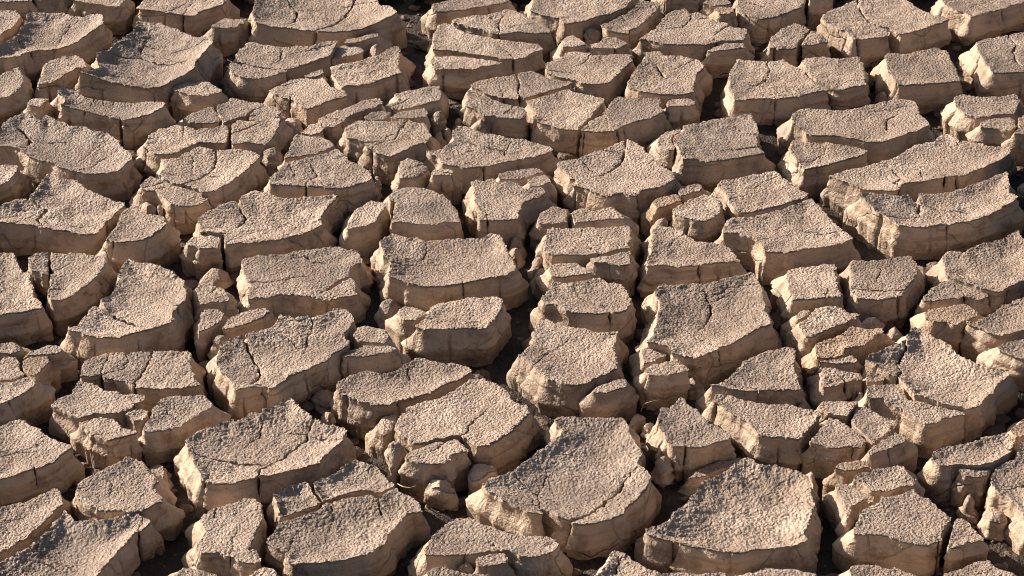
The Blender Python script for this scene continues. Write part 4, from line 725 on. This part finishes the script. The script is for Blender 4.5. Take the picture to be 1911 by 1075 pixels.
# ------------------------------------------------------------------ the cracked field going on outside the photograph
hs = 0.009
X, Y = np.meshgrid(np.arange(-1.7, 1.7, hs), np.arange(1.45, 5.3, hs))
cell = 0.165
ci, cj = np.floor(X/cell).astype(np.int64), np.floor(Y/cell).astype(np.int64)
F1 = np.full(X.shape, 9.0); F2 = F1.copy()
for di in (-2, -1, 0, 1, 2):
    for dj in (-2, -1, 0, 1, 2):
        a, b = ci+di, cj+dj
        sx = (a+0.5+0.42*_h(a, b, 0*a, 81))*cell; sy = (b+0.5+0.42*_h(a, b, 0*a, 82))*cell
        dd = np.hypot(X+0.012*noise2(X*25, Y*25, 83)-sx, Y+0.012*noise2(X*25, Y*25, 84)-sy)
        F2 = np.where(dd < F1, F1, np.minimum(F2, dd)); F1 = np.minimum(F1, dd)
e = (F2-F1)/2
Z = np.where(e > 0.011, 0.010*(1-np.clip((e-0.011)/0.05, 0, 1))**2 - 0.004, -0.072 + 0.02*np.clip(e/0.011, 0, 1))
Z += 0.0015*noise2(X*60, Y*60, 85)
px, py = project(X, Y, np.zeros_like(X))
outside = (px < -28) | (px > IW+28) | (py < -45) | (py > IH+45)
keep = outside[:-1, :-1] & outside[1:, :-1] & outside[:-1, 1:] & outside[1:, 1:]
ny, nx = X.shape; idx = np.arange(nx*ny).reshape(ny, nx)
q = np.stack([idx[:-1, :-1][keep], idx[:-1, 1:][keep], idx[1:, 1:][keep], idx[1:, :-1][keep]], 1)
us = np.unique(q); rm = np.zeros(nx*ny, int); rm[us] = np.arange(len(us))
wv = np.clip((-Z.ravel()[us]-0.008)/0.03, 0, 1)
me = build_mesh('cracked_mud', np.stack([X.ravel()[us], Y.ravel()[us], Z.ravel()[us]], 1), rm[q], np.zeros((0, 3), int), wv, MUD)
fo = bpy.data.objects.new('cracked_mud', me); link(fo); fo['kind'] = 'stuff'
fo['label'] = 'dry cracked mud going on around the pictured plates'; fo['category'] = 'mud'

# ------------------------------------------------------------------ crumbs lying in the cracks
import bmesh
bm = bmesh.new(); bmesh.ops.create_icosphere(bm, subdivisions=2, radius=1.0)
bm.verts.ensure_lookup_table(); bm.verts.index_update()
IV = np.array([v.co[:] for v in bm.verts]); IF = np.array([[v.index for v in f.verts] for f in bm.faces]); bm.free()
free = np.argwhere(plan == 0)
fx = GX0 + (free[:, 1]+0.5)*GS; fy = GY0 + (free[:, 0]+0.5)*GS
ppx, ppy = project(fx, fy, np.full(len(fx), -0.03))
ok = (ppx > -20) & (ppx < IW+20) & (ppy > -20) & (ppy < IH+20)
fx, fy = fx[ok], fy[ok]
sel = rs.choice(len(fx), 2000, replace=False)
V, T = [], []
for n_, k in enumerate(sel):
    r0 = 0.0016 + 0.0105*rs.rand()**4
    sc = r0*np.array([rs.uniform(.8, 1.4), rs.uniform(.8, 1.4), rs.uniform(.35, .8)])
    a = rs.rand()*6.28; v = IV*(1 + 0.55*noise3(IV[:, 0]*1.1+n_*3.1, IV[:, 1]*1.1, IV[:, 2]*1.1, 91)[:, None])*sc
    v = np.stack([v[:, 0]*math.cos(a)-v[:, 1]*math.sin(a), v[:, 0]*math.sin(a)+v[:, 1]*math.cos(a), v[:, 2]], 1)
    x_, y_ = fx[k], fy[k]
    xa, ya = np.array([x_]), np.array([y_])
    zf = FLOOR + (0.008*noise2(xa*13, ya*13, 71) + 0.004*noise2(xa*40, ya*40, 72) + 0.002*noise2(xa*110, ya*110, 73))[0]
    T.append(IF + len(V)*len(IV)); V.append(v + np.array([x_, y_, zf + 0.3*r0]))
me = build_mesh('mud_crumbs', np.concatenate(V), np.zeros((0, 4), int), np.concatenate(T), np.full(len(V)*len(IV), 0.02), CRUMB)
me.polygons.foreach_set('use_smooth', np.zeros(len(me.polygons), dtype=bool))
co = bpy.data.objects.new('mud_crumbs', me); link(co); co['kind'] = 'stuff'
co['label'] = 'loose mud crumbs lying on the floor of the cracks'; co['category'] = 'crumbs'

# ------------------------------------------------------------------ a few dry stalks caught in the cracks
sm, sn, sl_ = new_mat('dry_straw')
sb = sn['Principled BSDF']; sp = sn.new('ShaderNodeNewGeometry')
st = tex(sn, sl_, 'ShaderNodeTexNoise', sp.outputs['Position'], Scale=160.0, Detail=3.0)
sr = ramp(sn, [(0.35, (0.34, 0.23, 0.11)), (0.65, (0.56, 0.43, 0.24))]); sl_.new(st.outputs['Fac'], sr.inputs[0])
sl_.new(sr.outputs[0], sb.inputs['Base Color']); sb.inputs['Roughness'].default_value = 0.6
def stalk(name, label, pts, r):
    """pts: photo pixel x, y and height; a thin tapering tube through them"""
    r *= 0.7
    P3 = np.array([(*[float(v) for v in unproject(x, y, z)], z) for x, y, z in pts])
    tt = np.linspace(0, len(P3)-1, 26); k = np.clip(tt.astype(int), 0, len(P3)-2); f = (tt-k)[:, None]
    a, b, c, d = P3[np.maximum(k-1, 0)], P3[k], P3[k+1], P3[np.minimum(k+2, len(P3)-1)]
    C = 0.5*(2*b + (c-a)*f + (2*a-5*b+4*c-d)*f**2 + (3*b-a-3*c+d)*f**3)
    D = np.gradient(C, axis=0); D /= np.linalg.norm(D, axis=1)[:, None]
    N1 = np.cross(D, (0.3, 0.2, 0.93)); N1 /= np.linalg.norm(N1, axis=1)[:, None]; N2 = np.cross(D, N1)
    V = []; M = 6
    for i in range(len(C)):
        rr = r*(1 - 0.55*i/len(C))
        for j in range(M):
            an = 2*math.pi*j/M; V.append(C[i] + rr*(math.cos(an)*N1[i] + math.sin(an)*N2[i]))
    Q_ = [(i*M+j, i*M+(j+1) % M, (i+1)*M+(j+1) % M, (i+1)*M+j) for i in range(len(C)-1) for j in range(M)]
    V = np.array(V); o_ = C[0]
    o = bpy.data.objects.new(name, build_mesh(name, V-o_, np.array(Q_), np.zeros((0, 3), int), np.zeros(len(V)), sm)); link(o); o.location = o_
    o['label'] = label; o['category'] = 'stalk'; o['group'] = 'dry stalks in the cracks'
stalk('dry_stalk', 'bent brown twig left of a peaked block, lower right of centre', [(1196, 768, -0.030), (1203, 754, -0.014), (1217, 749, -0.010), (1232, 746, -0.016)], 0.0007)
stalk('dry_stalk', 'short yellow straw in the wide gap by a spiky clod', [(742, 903, -0.026), (752, 908, -0.022), (764, 910, -0.020), (776, 907, -0.018)], 0.0009)
